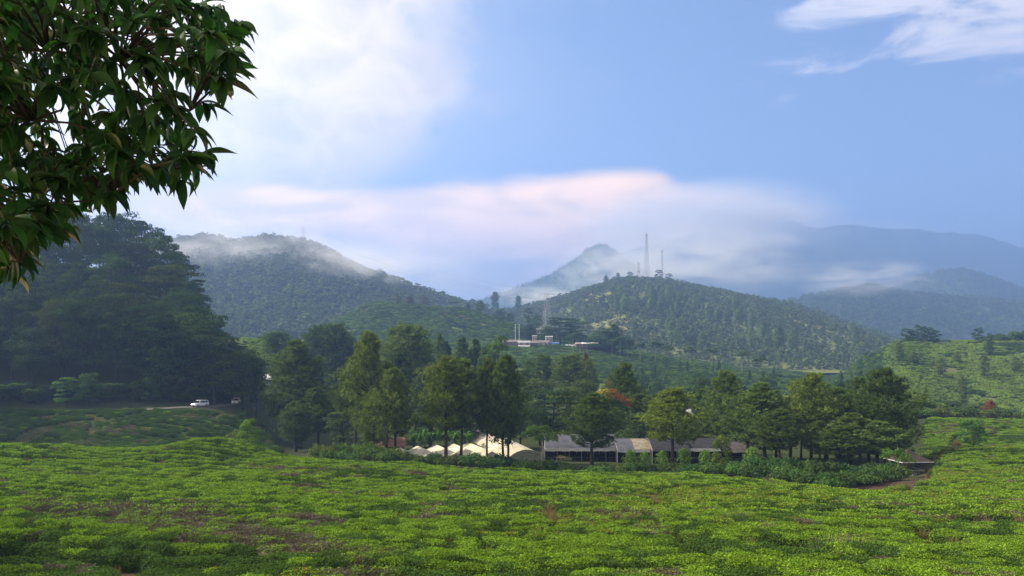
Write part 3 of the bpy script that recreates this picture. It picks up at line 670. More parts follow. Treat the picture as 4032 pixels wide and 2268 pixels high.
def scatter(name, pts, meshes, idx, rot, scale, parent=None):
    """one 'stuff' object whose points carry copies of a few plant meshes"""
    pts = np.asarray(pts, float); me = bpy.data.meshes.new(name); me.vertices.add(len(pts)); me.vertices.foreach_set('co', pts.astype(np.float32).ravel())
    for nm, ty, arr in (('pick', 'INT', np.asarray(idx, np.int32)), ('turn', 'FLOAT', np.asarray(rot, np.float32)), ):
        a = me.attributes.new(nm, ty, 'POINT'); a.data.foreach_set('value', arr)
    a = me.attributes.new('grow', 'FLOAT_VECTOR', 'POINT'); sc3 = np.asarray(scale, np.float32); sc3 = np.repeat(sc3[:, None], 3, 1) if sc3.ndim == 1 else sc3
    a.data.foreach_set('vector', np.ascontiguousarray(sc3).ravel())
    o = link(name, me, parent); tag(o, kind='stuff')
    for m in {id(mm): mm for s in meshes for mm in s.materials}.values(): me.materials.append(m)
    ng = bpy.data.node_groups.new(name + '_growth', 'GeometryNodeTree')
    ng.interface.new_socket('Geometry', in_out='INPUT', socket_type='NodeSocketGeometry'); ng.interface.new_socket('Geometry', in_out='OUTPUT', socket_type='NodeSocketGeometry')
    N = ng.nodes; L = ng.links; gi = N.new('NodeGroupInput'); go = N.new('NodeGroupOutput')
    def attr(nm, ty):
        q = N.new('GeometryNodeInputNamedAttribute'); q.data_type = ty; q.inputs['Name'].default_value = nm
        return next(s for s in q.outputs if s.enabled and s.name == 'Attribute')
    gc = bpy.data.collections.new(name + '_kinds')
    for q, s in enumerate(meshes): gc.objects.link(bpy.data.objects.new('%s_kind_%02d' % (name, q), s))
    ci = N.new('GeometryNodeCollectionInfo'); ci.inputs['Collection'].default_value = gc; ci.inputs['Separate Children'].default_value = True; ci.inputs['Reset Children'].default_value = True
    io = N.new('GeometryNodeInstanceOnPoints'); io.inputs['Pick Instance'].default_value = True
    m2p = N.new('GeometryNodeMeshToPoints')
    L.new(gi.outputs[0], m2p.inputs['Mesh']); L.new(m2p.outputs[0], io.inputs['Points']); L.new(ci.outputs[0], io.inputs['Instance'])
    L.new(attr('pick', 'INT'), io.inputs['Instance Index'])
    cx = N.new('ShaderNodeCombineXYZ'); L.new(attr('turn', 'FLOAT'), cx.inputs[2]); L.new(cx.outputs[0], io.inputs['Rotation']); L.new(attr('grow', 'FLOAT_VECTOR'), io.inputs['Scale'])
    L.new(io.outputs[0], go.inputs[0])
    md = o.modifiers.new('growth', 'NODES'); md.node_group = ng
    return o
# ------------------------------------------------------------------ the tea field
def row_points(px0, px1, d0, d1, row, gap, slope, warp, jit):
    """points along wavy planted rows inside a fan of columns"""
    xm = max(abs(PX(px0, d1)), abs(PX(px1, d1))) + 5
    out = []
    for c in np.arange(d0 - xm * abs(slope) - 10, d1 + xm * abs(slope) + 10, row):
        x = np.arange(-xm, xm, gap) + RNG.random() * gap
        y = c - slope * x + warp * fbm(x / 38.0, np.full(len(x), c / 30.0), 3) * 2 + 0.25 * row * fbm(x / 5.0, np.full(len(x), c * 3.1), 2) * 2
        out.append(np.stack([x + RNG.normal(size=len(x)) * jit * gap, y + RNG.normal(size=len(x)) * jit * row * 0.5], 1))
    p = np.concatenate(out); p = p[p[:, 1] > 3]; px = p[:, 0] / p[:, 1] * F + 512
    k = (px > px0) & (px < px1) & (p[:, 1] > d0) & (p[:, 1] < d1)
    return p[k], px[k]
tp_, tpx = row_points(-60, 1090, 27, 238, 1.98, 0.92, 0.16, 7.0, 0.15)
td = tp_[:, 1]; ok = td < tea_top_d(tpx)
pav = P(905, 470, 140)
ok &= ~((np.abs(tp_[:, 0] - pav[0]) < 6) & (np.abs(td - 140) < 7))
ok &= ~((tpx > 865) & (tpx < 935) & (td > 112) & (td < 165) & (tp_[:, 0] < pav[0] + 7))
tp_, tpx, td = tp_[ok], tpx[ok], td[ok]
tz = gz(tp_[:, 0], td); tpy = YH - tz / td * F
def blob(px, py, rx, ry, tilt=0.0):
    dx = tpx - px; dy = tpy - py - tilt * dx
    return np.exp(-(dx / rx) ** 2 - (dy / ry) ** 2)
wild = fbm(tp_[:, 0] / 9.0, td / 6.5, 3)
bare = 1.3 * blob(210, 533, 110, 20, 0.16) + 0.75 * blob(60, 512, 70, 9, 0.1) + 0.9 * blob(330, 560, 90, 12, 0.18) + 0.8 * blob(455, 500, 26, 5) + 0.9 * blob(620, 523, 26, 5) + 0.8 * blob(650, 541, 22, 6) + 0.6 * blob(860, 508, 60, 7) + 0.7 * blob(900, 512, 30, 5) + 0.6 * blob(735, 524, 14, 5) + 0.5 * blob(240, 470, 40, 6) + 0.6 * blob(330, 478, 60, 6) + 0.6 * blob(840, 552, 40, 8)
rust = 0.9 * blob(700, 500, 160, 12) + 0.6 * blob(930, 505, 100, 25) + 0.5 * blob(620, 545, 70, 20) + 0.7 * blob(960, 480, 70, 8)
kinds = np.full(len(td), 'fresh', dtype=object)
u = RNG.random(len(td))
dk = fbm(tp_[:, 0] / 16.0 + 40, td / 9.0 + 3, 3)
kinds[((dk + 0.25 * (RNG.random(len(td)) - 0.5)) > 0.17) | (u < 0.13)] = 'dark'
kinds[(tpx < 300) & (td > 128)] = np.where(RNG.random(((tpx < 300) & (td > 128)).sum()) < 0.96, 'dark', 'fresh')  # shade on the road bank, put into the leaf colour as dark bushes
low = (tpx < 430) & (tpy > 538 + 0.03 * tpx) & (RNG.random(len(td)) < 0.6); kinds[low] = 'dark'  # shaded near left corner, painted by turning bushes to the dark kind
kinds[(rust * 0.8 + wild * 1.1 + (u - 0.5) * 0.7) > 0.56] = 'russet'
kinds[(bare + wild * 1.2 + (u - 0.5) * 0.5) > 0.60] = 'twiggy'
kinds[(bare + wild * 1.0 + (u - 0.5) * 0.8) > 1.15] = 'bare'
gap = fbm(tp_[:, 0] / 7.0 + 90, td / 5.0 + 50, 3) + 0.22 * (RNG.random(len(td)) - 0.5)
thin_ = (gap > 0.22) & (gap <= 0.42)
kinds[thin_] = np.where(RNG.random(thin_.sum()) < 0.5, 'twiggy', 'bare')
hole = (gap > 0.42) | (np.abs(fbm(tp_[:, 0] / 30.0 + 11, td / 60.0 + 5, 2)) < 0.017) | (np.abs(fbm(tp_[:, 0] / 42.0 + 61, td / 14.0 + 35, 2)) < 0.017)
for (a, b_, rx, ry, tl) in ((555, 528, 16, 16, 0.5), (545, 517, 7, 9, 0), (800, 548, 3.5, 30, 0.0), (540, 500, 30, 3.5, -0.2), (500, 558, 40, 5, 0.25), (125, 484, 22, 4, -0.3), (840, 540, 14, 3.5, 0.3)):
    hole |= blob(a, b_, rx, ry, tl) > 0.55
hole &= ~(blob(150, 530, 170, 45) > 0.25)
straw_zone = (blob(552, 530, 18, 18) + blob(615, 525, 26, 7) + blob(850, 556, 40, 10) + blob(1000, 512, 22, 9) + blob(690, 505, 60, 5) + blob(930, 478, 50, 5)) > 0.45
near_order = np.argsort(td)
scale = np.stack([0.9 + 0.25 * RNG.random(len(td)), 0.88 + 0.22 * RNG.random(len(td)), 0.92 + 0.16 * RNG.random(len(td)) + 0.55 * fbm(tp_[:, 0] / 5.0, td / 2.5, 2)], 1)
turn = RNG.normal(size=len(td)) * 0.2 + np.where(RNG.random(len(td)) < 0.5, 0, math.pi) - 0.15
alive = ~hole
vis = alive & (tpx > 2) & (tpx < 1022) & (tpy < 600) & (tpy - TEA_H / td * F < 570)
near_idx = [i for i in near_order if vis[i]][:300]
def tea_label(i):
    px, py = tpx[i], tpy[i]
    where = ('far left', 'left', 'left of centre', 'centre', 'right of centre', 'right', 'far right')[int(np.clip(px / 1024 * 7, 0, 6))]
    where += ', at the very bottom edge' if py > 572 else (', just above the bottom edge' if py > 556 else ', second band up')
    return {'fresh': 'clipped tea bush with fresh yellow-green shoots, foreground %s', 'dark': 'darker tea bush, foreground %s', 'twiggy': 'half-bare twiggy tea bush, foreground %s',
            'bare': 'leafless grey-brown tea bush of bare twigs, foreground %s', 'russet': 'tea bush with russet-tipped leaves, foreground %s'}[kinds[i]] % where
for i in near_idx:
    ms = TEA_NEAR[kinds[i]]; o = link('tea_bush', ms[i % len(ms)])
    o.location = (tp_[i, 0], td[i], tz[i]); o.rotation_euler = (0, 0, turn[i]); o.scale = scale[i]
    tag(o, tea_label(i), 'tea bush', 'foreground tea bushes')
rest = np.ones(len(td), bool); rest[near_idx] = False; rest &= alive
NAMES = ['fresh', 'dark', 'twiggy', 'bare', 'russet']
def tea_stuff(name, sel, table, zoff=0.0, sx=1.0):
    meshes = []; first = {}
    for kd in NAMES: first[kd] = len(meshes); meshes += table[kd]
    ids = np.array([first[kinds[i]] + (i * 7) % len(table[kinds[i]]) for i in np.nonzero(sel)[0]])
    return scatter(name, np.stack([tp_[sel, 0], td[sel], tz[sel] + zoff], 1), meshes, ids, turn[sel], scale[sel] * sx)
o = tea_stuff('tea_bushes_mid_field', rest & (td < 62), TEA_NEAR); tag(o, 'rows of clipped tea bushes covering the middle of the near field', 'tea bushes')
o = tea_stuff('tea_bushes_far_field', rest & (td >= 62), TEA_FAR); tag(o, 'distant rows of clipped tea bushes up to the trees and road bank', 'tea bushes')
hs = np.nonzero(hole | straw_zone)[0]; gp = []
for i in hs:
    k_ = 4 if straw_zone[i] else (1 if u[i] < 0.25 else 0)
    for q in range(k_): gp.append((tp_[i, 0] + RNG.normal() * 0.5, td[i] + RNG.normal() * 0.6))
gp = np.array(gp)
o = scatter('dry_grass', np.stack([gp[:, 0], gp[:, 1], gz(gp[:, 0], gp[:, 1]) - 0.05], 1), GRASS, RNG.integers(0, 2, len(gp)), RNG.random(len(gp)) * 6.28, 0.6 + 0.6 * RNG.random(len(gp)))
tag(o, 'tufts of dry straw-coloured grass in the gaps of the tea field', 'grass')

# ------------------------------------------------------------------ planting on the slopes behind
def far_rows(name, label, px0, px1, d0, d1, row, gap, slope, size, cond=None, kindmix=(0.55, 0.30, 0.05, 0.0, 0.10)):
    p, px = row_points(px0, px1, d0, d1, row, gap, slope, 9.0, 0.2)
    k = fbm(p[:, 0] / 22, p[:, 1] / 16, 3) < 0.24
    if cond is not None: k &= cond(px, p[:, 1], p[:, 0])
    p = p[k]; meshes = [TEA_SLOPE if name in ('tea_slope', 'tea_terrace') else TEA_FAR['fresh'][0]] + [TEA_FAR[n][0] for n in NAMES[1:]]
    idx = RNG.choice(5, len(p), p=kindmix); n2 = fbm(p[:, 0] / 30 + 7, p[:, 1] / 22, 3); idx[n2 > 0.22] = 4; idx[(n2 < -0.22)] = 1
    o = scatter(name, np.stack([p[:, 0], p[:, 1], gz(p[:, 0], p[:, 1]) - 0.1], 1), meshes, idx, RNG.normal(size=len(p)) * 0.3, size * (0.8 + 0.5 * RNG.random(len(p))))
    tag(o, label, 'tea bushes'); return o
far_rows('tea_slope', 'tea rows striping the sunlit slope at the right edge', 885, 1075, 262, 600, 2.9, 1.7, 0.05, 1.5, lambda px, d, x: ~((d > 318) & (d < 335)), (0.82, 0.08, 0.04, 0.0, 0.06))
far_rows('tea_hillside', 'tea rows on the low hill behind the village', 330, 600, 470, 800, 4.4, 2.6, 0.0, 2.1, None, (0.28, 0.62, 0.05, 0, 0.05))
far_rows('tea_terrace', 'pale tea terrace glimpsed beside the dark forest', 244, 345, 340, 420, 2.4, 1.5, 0.0, 1.2, None, (0.8, 0.15, 0.05, 0, 0))
far_rows('tea_spur', 'tea rows on the spur below the parked cars', 545, 930, 430, 720, 3.6, 2.2, -0.1, 1.7, None, (0.12, 0.75, 0.05, 0, 0.08))

def forest(name, label, hill, n, size, tmin=0.02, tmax=1.06, mix=(0.2, 0.2, 0.2, 0.1, 0.12, 0.12, 0.06), thin=None):
    p = hill.sample(n, tmin, tmax)
    if thin is not None: p = p[thin(p)]
    idx = RNG.choice(7, len(p), p=np.array(mix) / sum(mix)); s = size * (0.6 + 0.65 * RNG.random(len(p)))
    o = scatter(name, p - (0, 0, 0.6), HILL_TREES, idx, RNG.random(len(p)) * 6.28, s); tag(o, label, 'forest'); return o
forest('hill_forest', 'dense forest canopy on the misty hill at left', h_left, 9000, 1.35)
def _tw(p):
    px = p[:, 0] / p[:, 1] * F + 512; g = fbm(p[:, 0] / 60, p[:, 1] / 60, 3); return RNG.random(len(p)) < np.clip(0.9 + g * 2.0, 0.4, 1)
forest('scrub_forest', 'scrub and woodland covering the hill with the radio masts', h_tower, 19000, 0.85, thin=_tw, mix=(0.14, 0.14, 0.14, 0.08, 0.26, 0.22, 0.02))
forest('wooded_ridge_forest', 'bluish wooded ridge in the right background', h_r1, 12000, 1.35)
forest('hazy_ridge_forest', 'trees on the hazy ridge at the right edge', h_r2, 7000, 1.4)
forest('peak_forest', 'trees on the pointed peak in the distance', h_peak, 7000, 1.15)
forest('mountain_forest', 'trees along the far mountain', h_far, 4000, 1.3, 0.8, 1.04)
# ------------------------------------------------------------------ pines around the nursery sheds
def tz_of(px, py, d): return (YH - py) / F * d
def tree_at(kind, px, d, top_py, width, label, group, name=None, color=(1, 1, 1), var=None, cat='tree', minh=2.0):
    b = gpos(px, d); h = max(minh, tz_of(px, top_py, d) - b[2])
    return place(kind, b, height=h, width=width * (1.42 if kind in ('pine', 'tall_pine') else 1.15), name=name, label=label, cat=cat, group=group, color=color, var=var)
PG = 'pines along the nursery'
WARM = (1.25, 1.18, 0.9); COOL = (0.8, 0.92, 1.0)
for px, d, top, w, var, col, lab in (
 (367, 158, 329, 14.0, 0, (1.0, 1.0, 1.0), 'tallest dense pine left of the pale greenhouses'),
 (355, 166, 352, 8.5, 1, (0.9, 0.95, 1), 'narrower pine tucked against the left of the tallest pine'),
 (374, 150, 388, 7.0, 3, (1.1, 1.1, 0.9), 'short pine in front of the tallest pine trunk'),
 (386, 156, 362, 8.0, 1, (0.9, 0.95, 0.95), 'pine with a crooked low limb right of the tallest pine'),
 (395, 148, 366, 9.5, 2, (1.05, 1.05, 0.9), 'broad low pine before the leftmost greenhouse gable'),
 (446, 147, 354, 12.0, 4, (1.2, 1.15, 0.85), 'yellow-green pine with thick trunk before the middle gables'),
 (461, 150, 356, 8.0, 1, (0.9, 0.95, 1.0), 'slim dark pine just right of the thick-trunked pine'),
 (487, 152, 356, 9.5, 0, (0.92, 0.95, 0.95), 'pine standing before the curved greenhouse roof'),
 (503, 150, 358, 8.5, 3, (0.85, 0.92, 0.95), 'left of the twin-trunk pines beside the curved greenhouse'),
 (508, 152, 353, 9.5, 2, (0.85, 0.92, 0.95), 'right of the twin-trunk pines beside the curved greenhouse'),
 (592, 156, 391, 13.0, 2, (0.95, 1.05, 0.95), 'bushy pine standing before the grey shed roof'),
 (672, 150, 386, 12.5, 4, (1.3, 1.25, 0.8), 'light yellow-green leaning pine before the black netted roof'),
 (725, 176, 369, 15.0, 0, (0.9, 0.98, 0.95), 'wide conical pine behind the right end of the sheds'),
 (765, 160, 381, 13.5, 3, (0.85, 0.95, 0.95), 'dark pine at the right end of the netted sheds'),
 (790, 170, 395, 10.0, 1, (1.0, 1.0, 0.9), 'lower pine between two dark pines right of the sheds'),
 (811, 158, 371, 12.0, 4, (1.1, 1.08, 0.85), 'slender-topped pine in the middle of the right grove'),
 (838, 164, 386, 13.0, 2, (0.82, 0.92, 0.95), 'rounded dark pine in the right grove'),
 (860, 170, 375, 12.0, 0, (0.78, 0.9, 0.95), 'dark pine behind the tallest pine of the right grove'),
 (886, 156, 366, 15.5, 2, (0.78, 0.9, 0.92), 'tallest pine of the right grove with a broad ragged crown'),
 (850, 150, 412, 12.0, 3, (1.0, 1.05, 0.9), 'low spreading pine at the front of the right grove'),
 (893, 152, 408, 10.0, 4, (0.85, 0.95, 0.9), 'low pine just left of the pavilion roof'),
 (876, 147, 420, 10.0, 1, (0.85, 0.95, 0.9), 'short pine below the tallest pine of the right grove'),
 (820, 152, 420, 10.0, 0, (0.95, 1.0, 0.9), 'short bushy pine at the foot of the slender-topped pine'),
 (748, 166, 392, 10.0, 1, (0.9, 0.98, 0.9), 'narrow pine over the right end of the brown-grey shed'),
 (779, 152, 408, 11.0, 4, (0.95, 1.02, 0.9), 'low leafy pine in front of the right grove'),
 (801, 176, 384, 11.0, 0, (0.85, 0.95, 0.95), 'pine behind the slender-topped pine'),
 (826, 174, 380, 11.0, 1, (0.8, 0.92, 0.92), 'dark pine left of the rounded dark pine'),
 (869, 160, 388, 12.0, 3, (0.85, 0.95, 0.9), 'pine just left of the tallest pine of the right grove'),
 (838, 148, 425, 10.0, 4, (0.9, 1.0, 0.85), 'shrubby pine low at the front of the right grove'),
 (300, 205, 338, 14.0, 1, (0.85, 0.92, 0.95), 'tall open pine right of the road bend'),
 (280, 214, 352, 10.0, 3, (0.75, 0.88, 0.95), 'dark pine left of the tall open pine by the road'),
 (256, 222, 356, 9.0, 0, (0.72, 0.86, 0.95), 'dark pine beyond the second car'),
 (318, 190, 386, 12.0, 2, (0.85, 0.95, 0.9), 'low broad pine in the valley below the tall open pine'),
 (340, 200, 382, 11.0, 4, (0.9, 0.98, 0.9), 'mid-height pine left of the nursery hedge'),
 (296, 190, 400, 10.0, 3, (0.8, 0.92, 0.92), 'low dark pine at the foot of the tea bank'),
 (624, 205, 361, 12.0, 4, (0.85, 0.95, 0.95), 'pine with a domed top behind the orange-leaved tree'),
 (640, 190, 392, 9.0, 1, (0.8, 0.92, 0.95), 'narrow pine behind the light yellow-green pine'),
 (700, 190, 388, 9.0, 3, (0.85, 0.95, 0.95), 'narrow pine left of the wide conical pine')):
    tree_at('pine', px, d, top, w, lab, PG, 'pine_tree', col, var)
BG = 'tall trees in the valley behind the pines'
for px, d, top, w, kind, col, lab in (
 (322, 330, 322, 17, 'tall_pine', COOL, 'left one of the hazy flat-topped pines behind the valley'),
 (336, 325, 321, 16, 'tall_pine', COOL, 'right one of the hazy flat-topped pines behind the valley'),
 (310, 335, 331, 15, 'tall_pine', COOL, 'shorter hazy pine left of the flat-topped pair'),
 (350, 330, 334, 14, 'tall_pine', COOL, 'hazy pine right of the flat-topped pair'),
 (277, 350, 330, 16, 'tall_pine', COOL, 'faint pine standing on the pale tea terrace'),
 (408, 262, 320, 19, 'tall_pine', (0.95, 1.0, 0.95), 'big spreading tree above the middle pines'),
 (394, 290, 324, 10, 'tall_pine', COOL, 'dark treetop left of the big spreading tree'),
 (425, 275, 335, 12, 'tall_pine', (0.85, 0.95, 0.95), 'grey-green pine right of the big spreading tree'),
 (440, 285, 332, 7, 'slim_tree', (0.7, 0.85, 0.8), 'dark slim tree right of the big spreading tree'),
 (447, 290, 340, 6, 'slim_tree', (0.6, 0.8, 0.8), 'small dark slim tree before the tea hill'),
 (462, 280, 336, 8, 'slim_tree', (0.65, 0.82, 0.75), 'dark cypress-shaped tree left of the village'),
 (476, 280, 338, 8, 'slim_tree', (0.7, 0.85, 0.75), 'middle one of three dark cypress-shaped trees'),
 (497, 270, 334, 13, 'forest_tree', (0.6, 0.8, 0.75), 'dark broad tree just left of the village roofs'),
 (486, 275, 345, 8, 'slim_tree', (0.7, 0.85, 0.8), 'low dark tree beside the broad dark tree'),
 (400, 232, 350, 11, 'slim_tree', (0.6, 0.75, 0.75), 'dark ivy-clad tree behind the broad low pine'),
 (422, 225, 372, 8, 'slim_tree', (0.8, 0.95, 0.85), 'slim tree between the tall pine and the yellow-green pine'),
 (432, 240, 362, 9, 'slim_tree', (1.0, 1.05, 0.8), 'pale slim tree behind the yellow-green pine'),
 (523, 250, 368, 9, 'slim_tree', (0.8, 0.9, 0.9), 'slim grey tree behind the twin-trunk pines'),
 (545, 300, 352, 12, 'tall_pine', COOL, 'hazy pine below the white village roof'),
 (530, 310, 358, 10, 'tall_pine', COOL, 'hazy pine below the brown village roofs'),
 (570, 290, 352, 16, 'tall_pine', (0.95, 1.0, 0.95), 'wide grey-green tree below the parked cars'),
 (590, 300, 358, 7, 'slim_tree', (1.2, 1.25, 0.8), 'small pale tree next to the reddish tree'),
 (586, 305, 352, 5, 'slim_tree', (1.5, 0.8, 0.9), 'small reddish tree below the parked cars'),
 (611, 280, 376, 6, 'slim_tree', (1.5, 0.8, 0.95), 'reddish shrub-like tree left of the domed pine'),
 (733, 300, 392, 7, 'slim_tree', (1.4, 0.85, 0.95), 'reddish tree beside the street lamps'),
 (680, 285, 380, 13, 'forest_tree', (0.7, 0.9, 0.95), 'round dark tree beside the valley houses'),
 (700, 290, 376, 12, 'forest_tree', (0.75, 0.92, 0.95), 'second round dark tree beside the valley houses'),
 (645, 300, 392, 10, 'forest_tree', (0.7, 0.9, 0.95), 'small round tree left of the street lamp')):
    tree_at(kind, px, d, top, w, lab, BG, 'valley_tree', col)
NB = 'broadleaf trees behind the nursery'
for px, d, top, w, col, lab in (
 (552, 196, 388, 13, (0.55, 0.72, 0.75), 'nearly black broadleaf tree behind the grey shed'),
 (540, 200, 400, 10, (0.6, 0.78, 0.75), 'dark round tree right of the curved greenhouse'),
 (568, 205, 385, 12, (0.85, 0.95, 0.85), 'grey-green round tree behind the dark shed trees'),
 (535, 225, 378, 13, (1.0, 1.05, 0.85), 'pale-topped round tree behind the twin-trunk pines'),
 (585, 215, 378, 11, (0.9, 1.0, 0.95), 'bluish round tree behind the bushy pine'),
 (640, 182, 412, 11, (0.7, 0.85, 0.8), 'dark leafy tree behind the shed ridge'),
 (700, 182, 418, 10, (1.0, 1.0, 0.7), 'olive leafy tree behind the black netted roof'),
 (735, 178, 415, 11, (1.25, 1.1, 0.75), 'brownish leafy tree left of the right pine grove'),
 (776, 176, 408, 12, (1.0, 1.0, 0.8), 'olive broadleaf tree inside the right grove'),
 (470, 190, 392, 12, (0.7, 0.85, 0.8), 'dark leafy tree behind the greenhouse gables'),
 (430, 190, 398, 12, (0.8, 0.92, 0.85), 'leafy tree behind the banana plants'),
 (520, 190, 404, 11, (0.6, 0.78, 0.78), 'dark leafy tree above the curved greenhouse'),
 (345, 182, 410, 10, (0.8, 0.92, 0.85), 'leafy tree left of the brown hut'),
 (415, 185, 412, 10, (0.75, 0.9, 0.85), 'leafy tree right of the brown hut'),
 (455, 186, 410, 10, (0.7, 0.88, 0.85), 'leafy tree between the greenhouse pines')):
    tree_at('forest_tree', px, d, top, w, lab, NB, 'broadleaf_tree', col)
# the tree turning orange: its crown carries bright patches as parts of their own
e = tree_at('forest_tree', 607, 190, 392, 12, 'leafy tree turning orange and yellow behind the bushy pine', None, 'autumn_tree', (0.9, 1.0, 0.75), var=0)
M['orange'] = leaf_mat('orange_leaf', (0.22, 0.085, 0.03), (0.34, 0.15, 0.045), 0.3); M['yellow'] = leaf_mat('yellow_leaf', (0.20, 0.18, 0.035), (0.32, 0.27, 0.05), 0.3)
_inv = e.matrix_basis.inverted()
for px, py, r, mt in ((601, 394, 1.5, 'yellow'), (606, 392, 1.2, 'yellow'), (613, 393, 1.4, 'orange'), (609, 397, 1.3, 'yellow'), (620, 399, 1.3, 'orange'), (617, 396, 1.0, 'orange'), (628, 405, 1.1, 'orange'), (626, 401, 0.9, 'orange')):
    pb = MB(); c = P(px, py, 187.0); cl = _inv @ c; lobed_crown(pb, [(np.array(cl), np.array((r, r, r * 0.8)) / e.scale[0])], 130, 0.45 / e.scale[0], 0.4)
    pb.build('leaf_cluster', M[mt], e)

# ------------------------------------------------------------------ forest on the slope above the road, left
SIL = [(-80, 200), (40, 206), (70, 211), (103, 216), (131, 211), (159, 222), (179, 240), (187, 256), (198, 276), (210, 296), (216, 314), (238, 332), (246, 345)]
sx_, sy_ = zip(*SIL)
def sil_py(px): return float(np.interp(px, sx_, sy_))
rows = [(216, 7.5), (228, 8.5), (243, 9.0), (262, 9.5), (284, 10.0), (308, 10.0), (336, 10.0)]
for r_i, (d, sp) in enumerate(rows):
    x = PX(-190, d) + random.random() * 4
    while True:
        dd = d + random.uniform(-4, 4); px = x / dd * F + 512
        if px > 243: break
        b = Vector((x, dd, float(gz(x, dd)))); w = random.uniform(14, 22)
        lim = tz_of(px, sil_py(px + w * 0.16 / dd * F), dd) + random.uniform(-2.0, 1.5)
        h = min(random.uniform(17, 27) if r_i < 4 else random.uniform(24, 34), lim - b[2])
        if h > 5:
            tone = random.choice([(0.8, 0.88, 0.8), (0.95, 0.95, 0.8), (1.15, 0.92, 0.75), (0.75, 0.9, 0.85), (0.9, 1.05, 0.85)])
            where = ('front row above the road', 'second row', 'lower slope', 'middle slope', 'upper slope', 'near the skyline', 'skyline')[r_i]
            look = 'brownish' if tone[0] > 1.1 else ('olive' if tone[2] == 0.8 and tone[0] > 0.9 else ('bluish dark' if tone[0] < 0.78 else ('fresh green' if tone[1] > 1 else 'dark green')))
            place('forest_tree', b, height=h, width=min(w, h * 0.95), name='forest_tree', label='%s tree of the left forest, %s, %s' % (look, where, ('under the overhanging branch', 'left part', 'middle part', 'right part', 'by its right edge')[int(np.clip((px + 20) / 53, 0, 4))]), cat='tree', group='forest on the left hillside', color=(0.5 * tone[0], 0.6 * tone[1], 0.5 * tone[2]))
        x += sp * random.uniform(0.75, 1.25)
place('bright_tree', gpos(66, 204), height=8.0, width=7.5, name='roadside_tree', label='light green round tree beside the road, left', cat='tree', color=(0.9, 1.05, 0.8))
place('bright_tree', gpos(88, 205), height=9.0, width=9.0, name='roadside_tree', label='grey-green leafy tree beside the light green round tree', cat='tree', color=(0.75, 0.9, 0.95))
place('bright_tree', gpos(150, 209), height=8.0, width=7.0, name='roadside_tree', label='small leafy tree on the road verge behind the white car', cat='tree', color=(0.75, 0.9, 0.85))
i = 0
for px in np.arange(-20, 236, 4.5):
    d = float(np.interp(px, [-20, 120, 205, 238], [205, 208, 213, 227])) + random.uniform(-0.5, 3.5)
    if i % 3 == 0: place('tree_fern', gpos(px, d), height=random.uniform(3.2, 5.2), name='tree_fern', label='tree fern at the forest edge above the road, ' + ('far left', 'left', 'middle', 'behind the white car', 'near the road bend')[int(np.clip((px + 20) / 52, 0, 4))], cat='fern', group='tree ferns along the road', color=(0.75, 0.9, 0.85))
    else: place('shrub', gpos(px, d), height=random.uniform(2.0, 4.0), width=random.uniform(3.2, 5.0), name='shrub', label='dark shrub on the verge below the left forest, ' + ('far left', 'left', 'middle', 'behind the white car', 'near the road bend')[int(np.clip((px + 20) / 52, 0, 4))], cat='shrub', group='shrubs along the road', color=(0.5, 0.62, 0.58))
    i += 1
place('bright_tree', gpos(249, 118), height=4.6, width=4.4, var=0, name='young_tree', label='small tree with reddish tips on the edge of the tea field', cat='tree', color=(1.2, 1.3, 0.9))
place('shrub', gpos(238, 122), height=3.0, width=5.0, name='shrub', label='grey-green bush beside the small tree with reddish tips', cat='shrub', color=(1.0, 1.0, 0.9))

# ------------------------------------------------------------------ hedge and shrubs in front of the sheds
def shrubs(n, px0, px1, dfun, h, w, label, group, col, kind='shrub', cat='shrub', name='shrub'):
    for q in range(n):
        px = px0 + (px1 - px0) * (q + random.random()) / n; d = dfun(px) + random.uniform(-2, 2)
        place(kind, gpos(px, d), height=random.uniform(*h), width=random.uniform(*w), name=name, label=label + ', ' + ('left end', 'left of its middle', 'middle', 'right of its middle', 'right end')[min(4, int(5 * q / n))], cat=cat, group=group, color=tuple(c * random.uniform(0.85, 1.15) for c in col))
shrubs(34, 322, 565, lambda p: np.interp(p, [320, 370, 470, 560], [139, 137, 140, 142]), (1.9, 3.0), (3.4, 5.2), 'dark green hedge shrub below the pale greenhouses', 'hedge below the greenhouses', (0.75, 0.95, 0.75))
shrubs(14, 318, 400, lambda p: np.interp(p, [318, 400], [146, 143]), (2.4, 4.2), (3.5, 5.5), 'leafy shrub on the left end of the nursery hedge', 'shrubs at the left of the nursery', (0.95, 1.1, 0.8))
shrubs(16, 560, 700, lambda p: np.interp(p, [560, 640, 700], [144, 142, 134]), (1.4, 2.2), (3.0, 4.4), 'low shrub along the fence before the sheds', 'shrubs along the shed fence', (0.8, 1.0, 0.75))
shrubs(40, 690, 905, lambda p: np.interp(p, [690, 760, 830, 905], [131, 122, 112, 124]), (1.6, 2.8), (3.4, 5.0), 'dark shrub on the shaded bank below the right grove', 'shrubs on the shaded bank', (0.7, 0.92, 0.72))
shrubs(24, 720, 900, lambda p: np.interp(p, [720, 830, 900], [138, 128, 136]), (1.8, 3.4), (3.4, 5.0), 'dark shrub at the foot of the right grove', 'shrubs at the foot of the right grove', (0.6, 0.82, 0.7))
for px, h in ((631, 3.4), (645, 3.0), (662, 3.2), (684, 3.6), (706, 3.4), (752, 3.6)):
    place('young_tree', gpos(px, 140 if px < 690 else 137), height=h + 1.0, name='young_tree', label='young light green tree planted in front of the sheds', cat='tree', group='young trees before the sheds', color=(1.0, 1.2, 0.9))
place('bright_tree', gpos(721, 132), height=6.8, width=4.2, name='young_tree', label='taller young tree with brownish leaves in front of the sheds', cat='tree', color=(1.05, 0.95, 0.7))
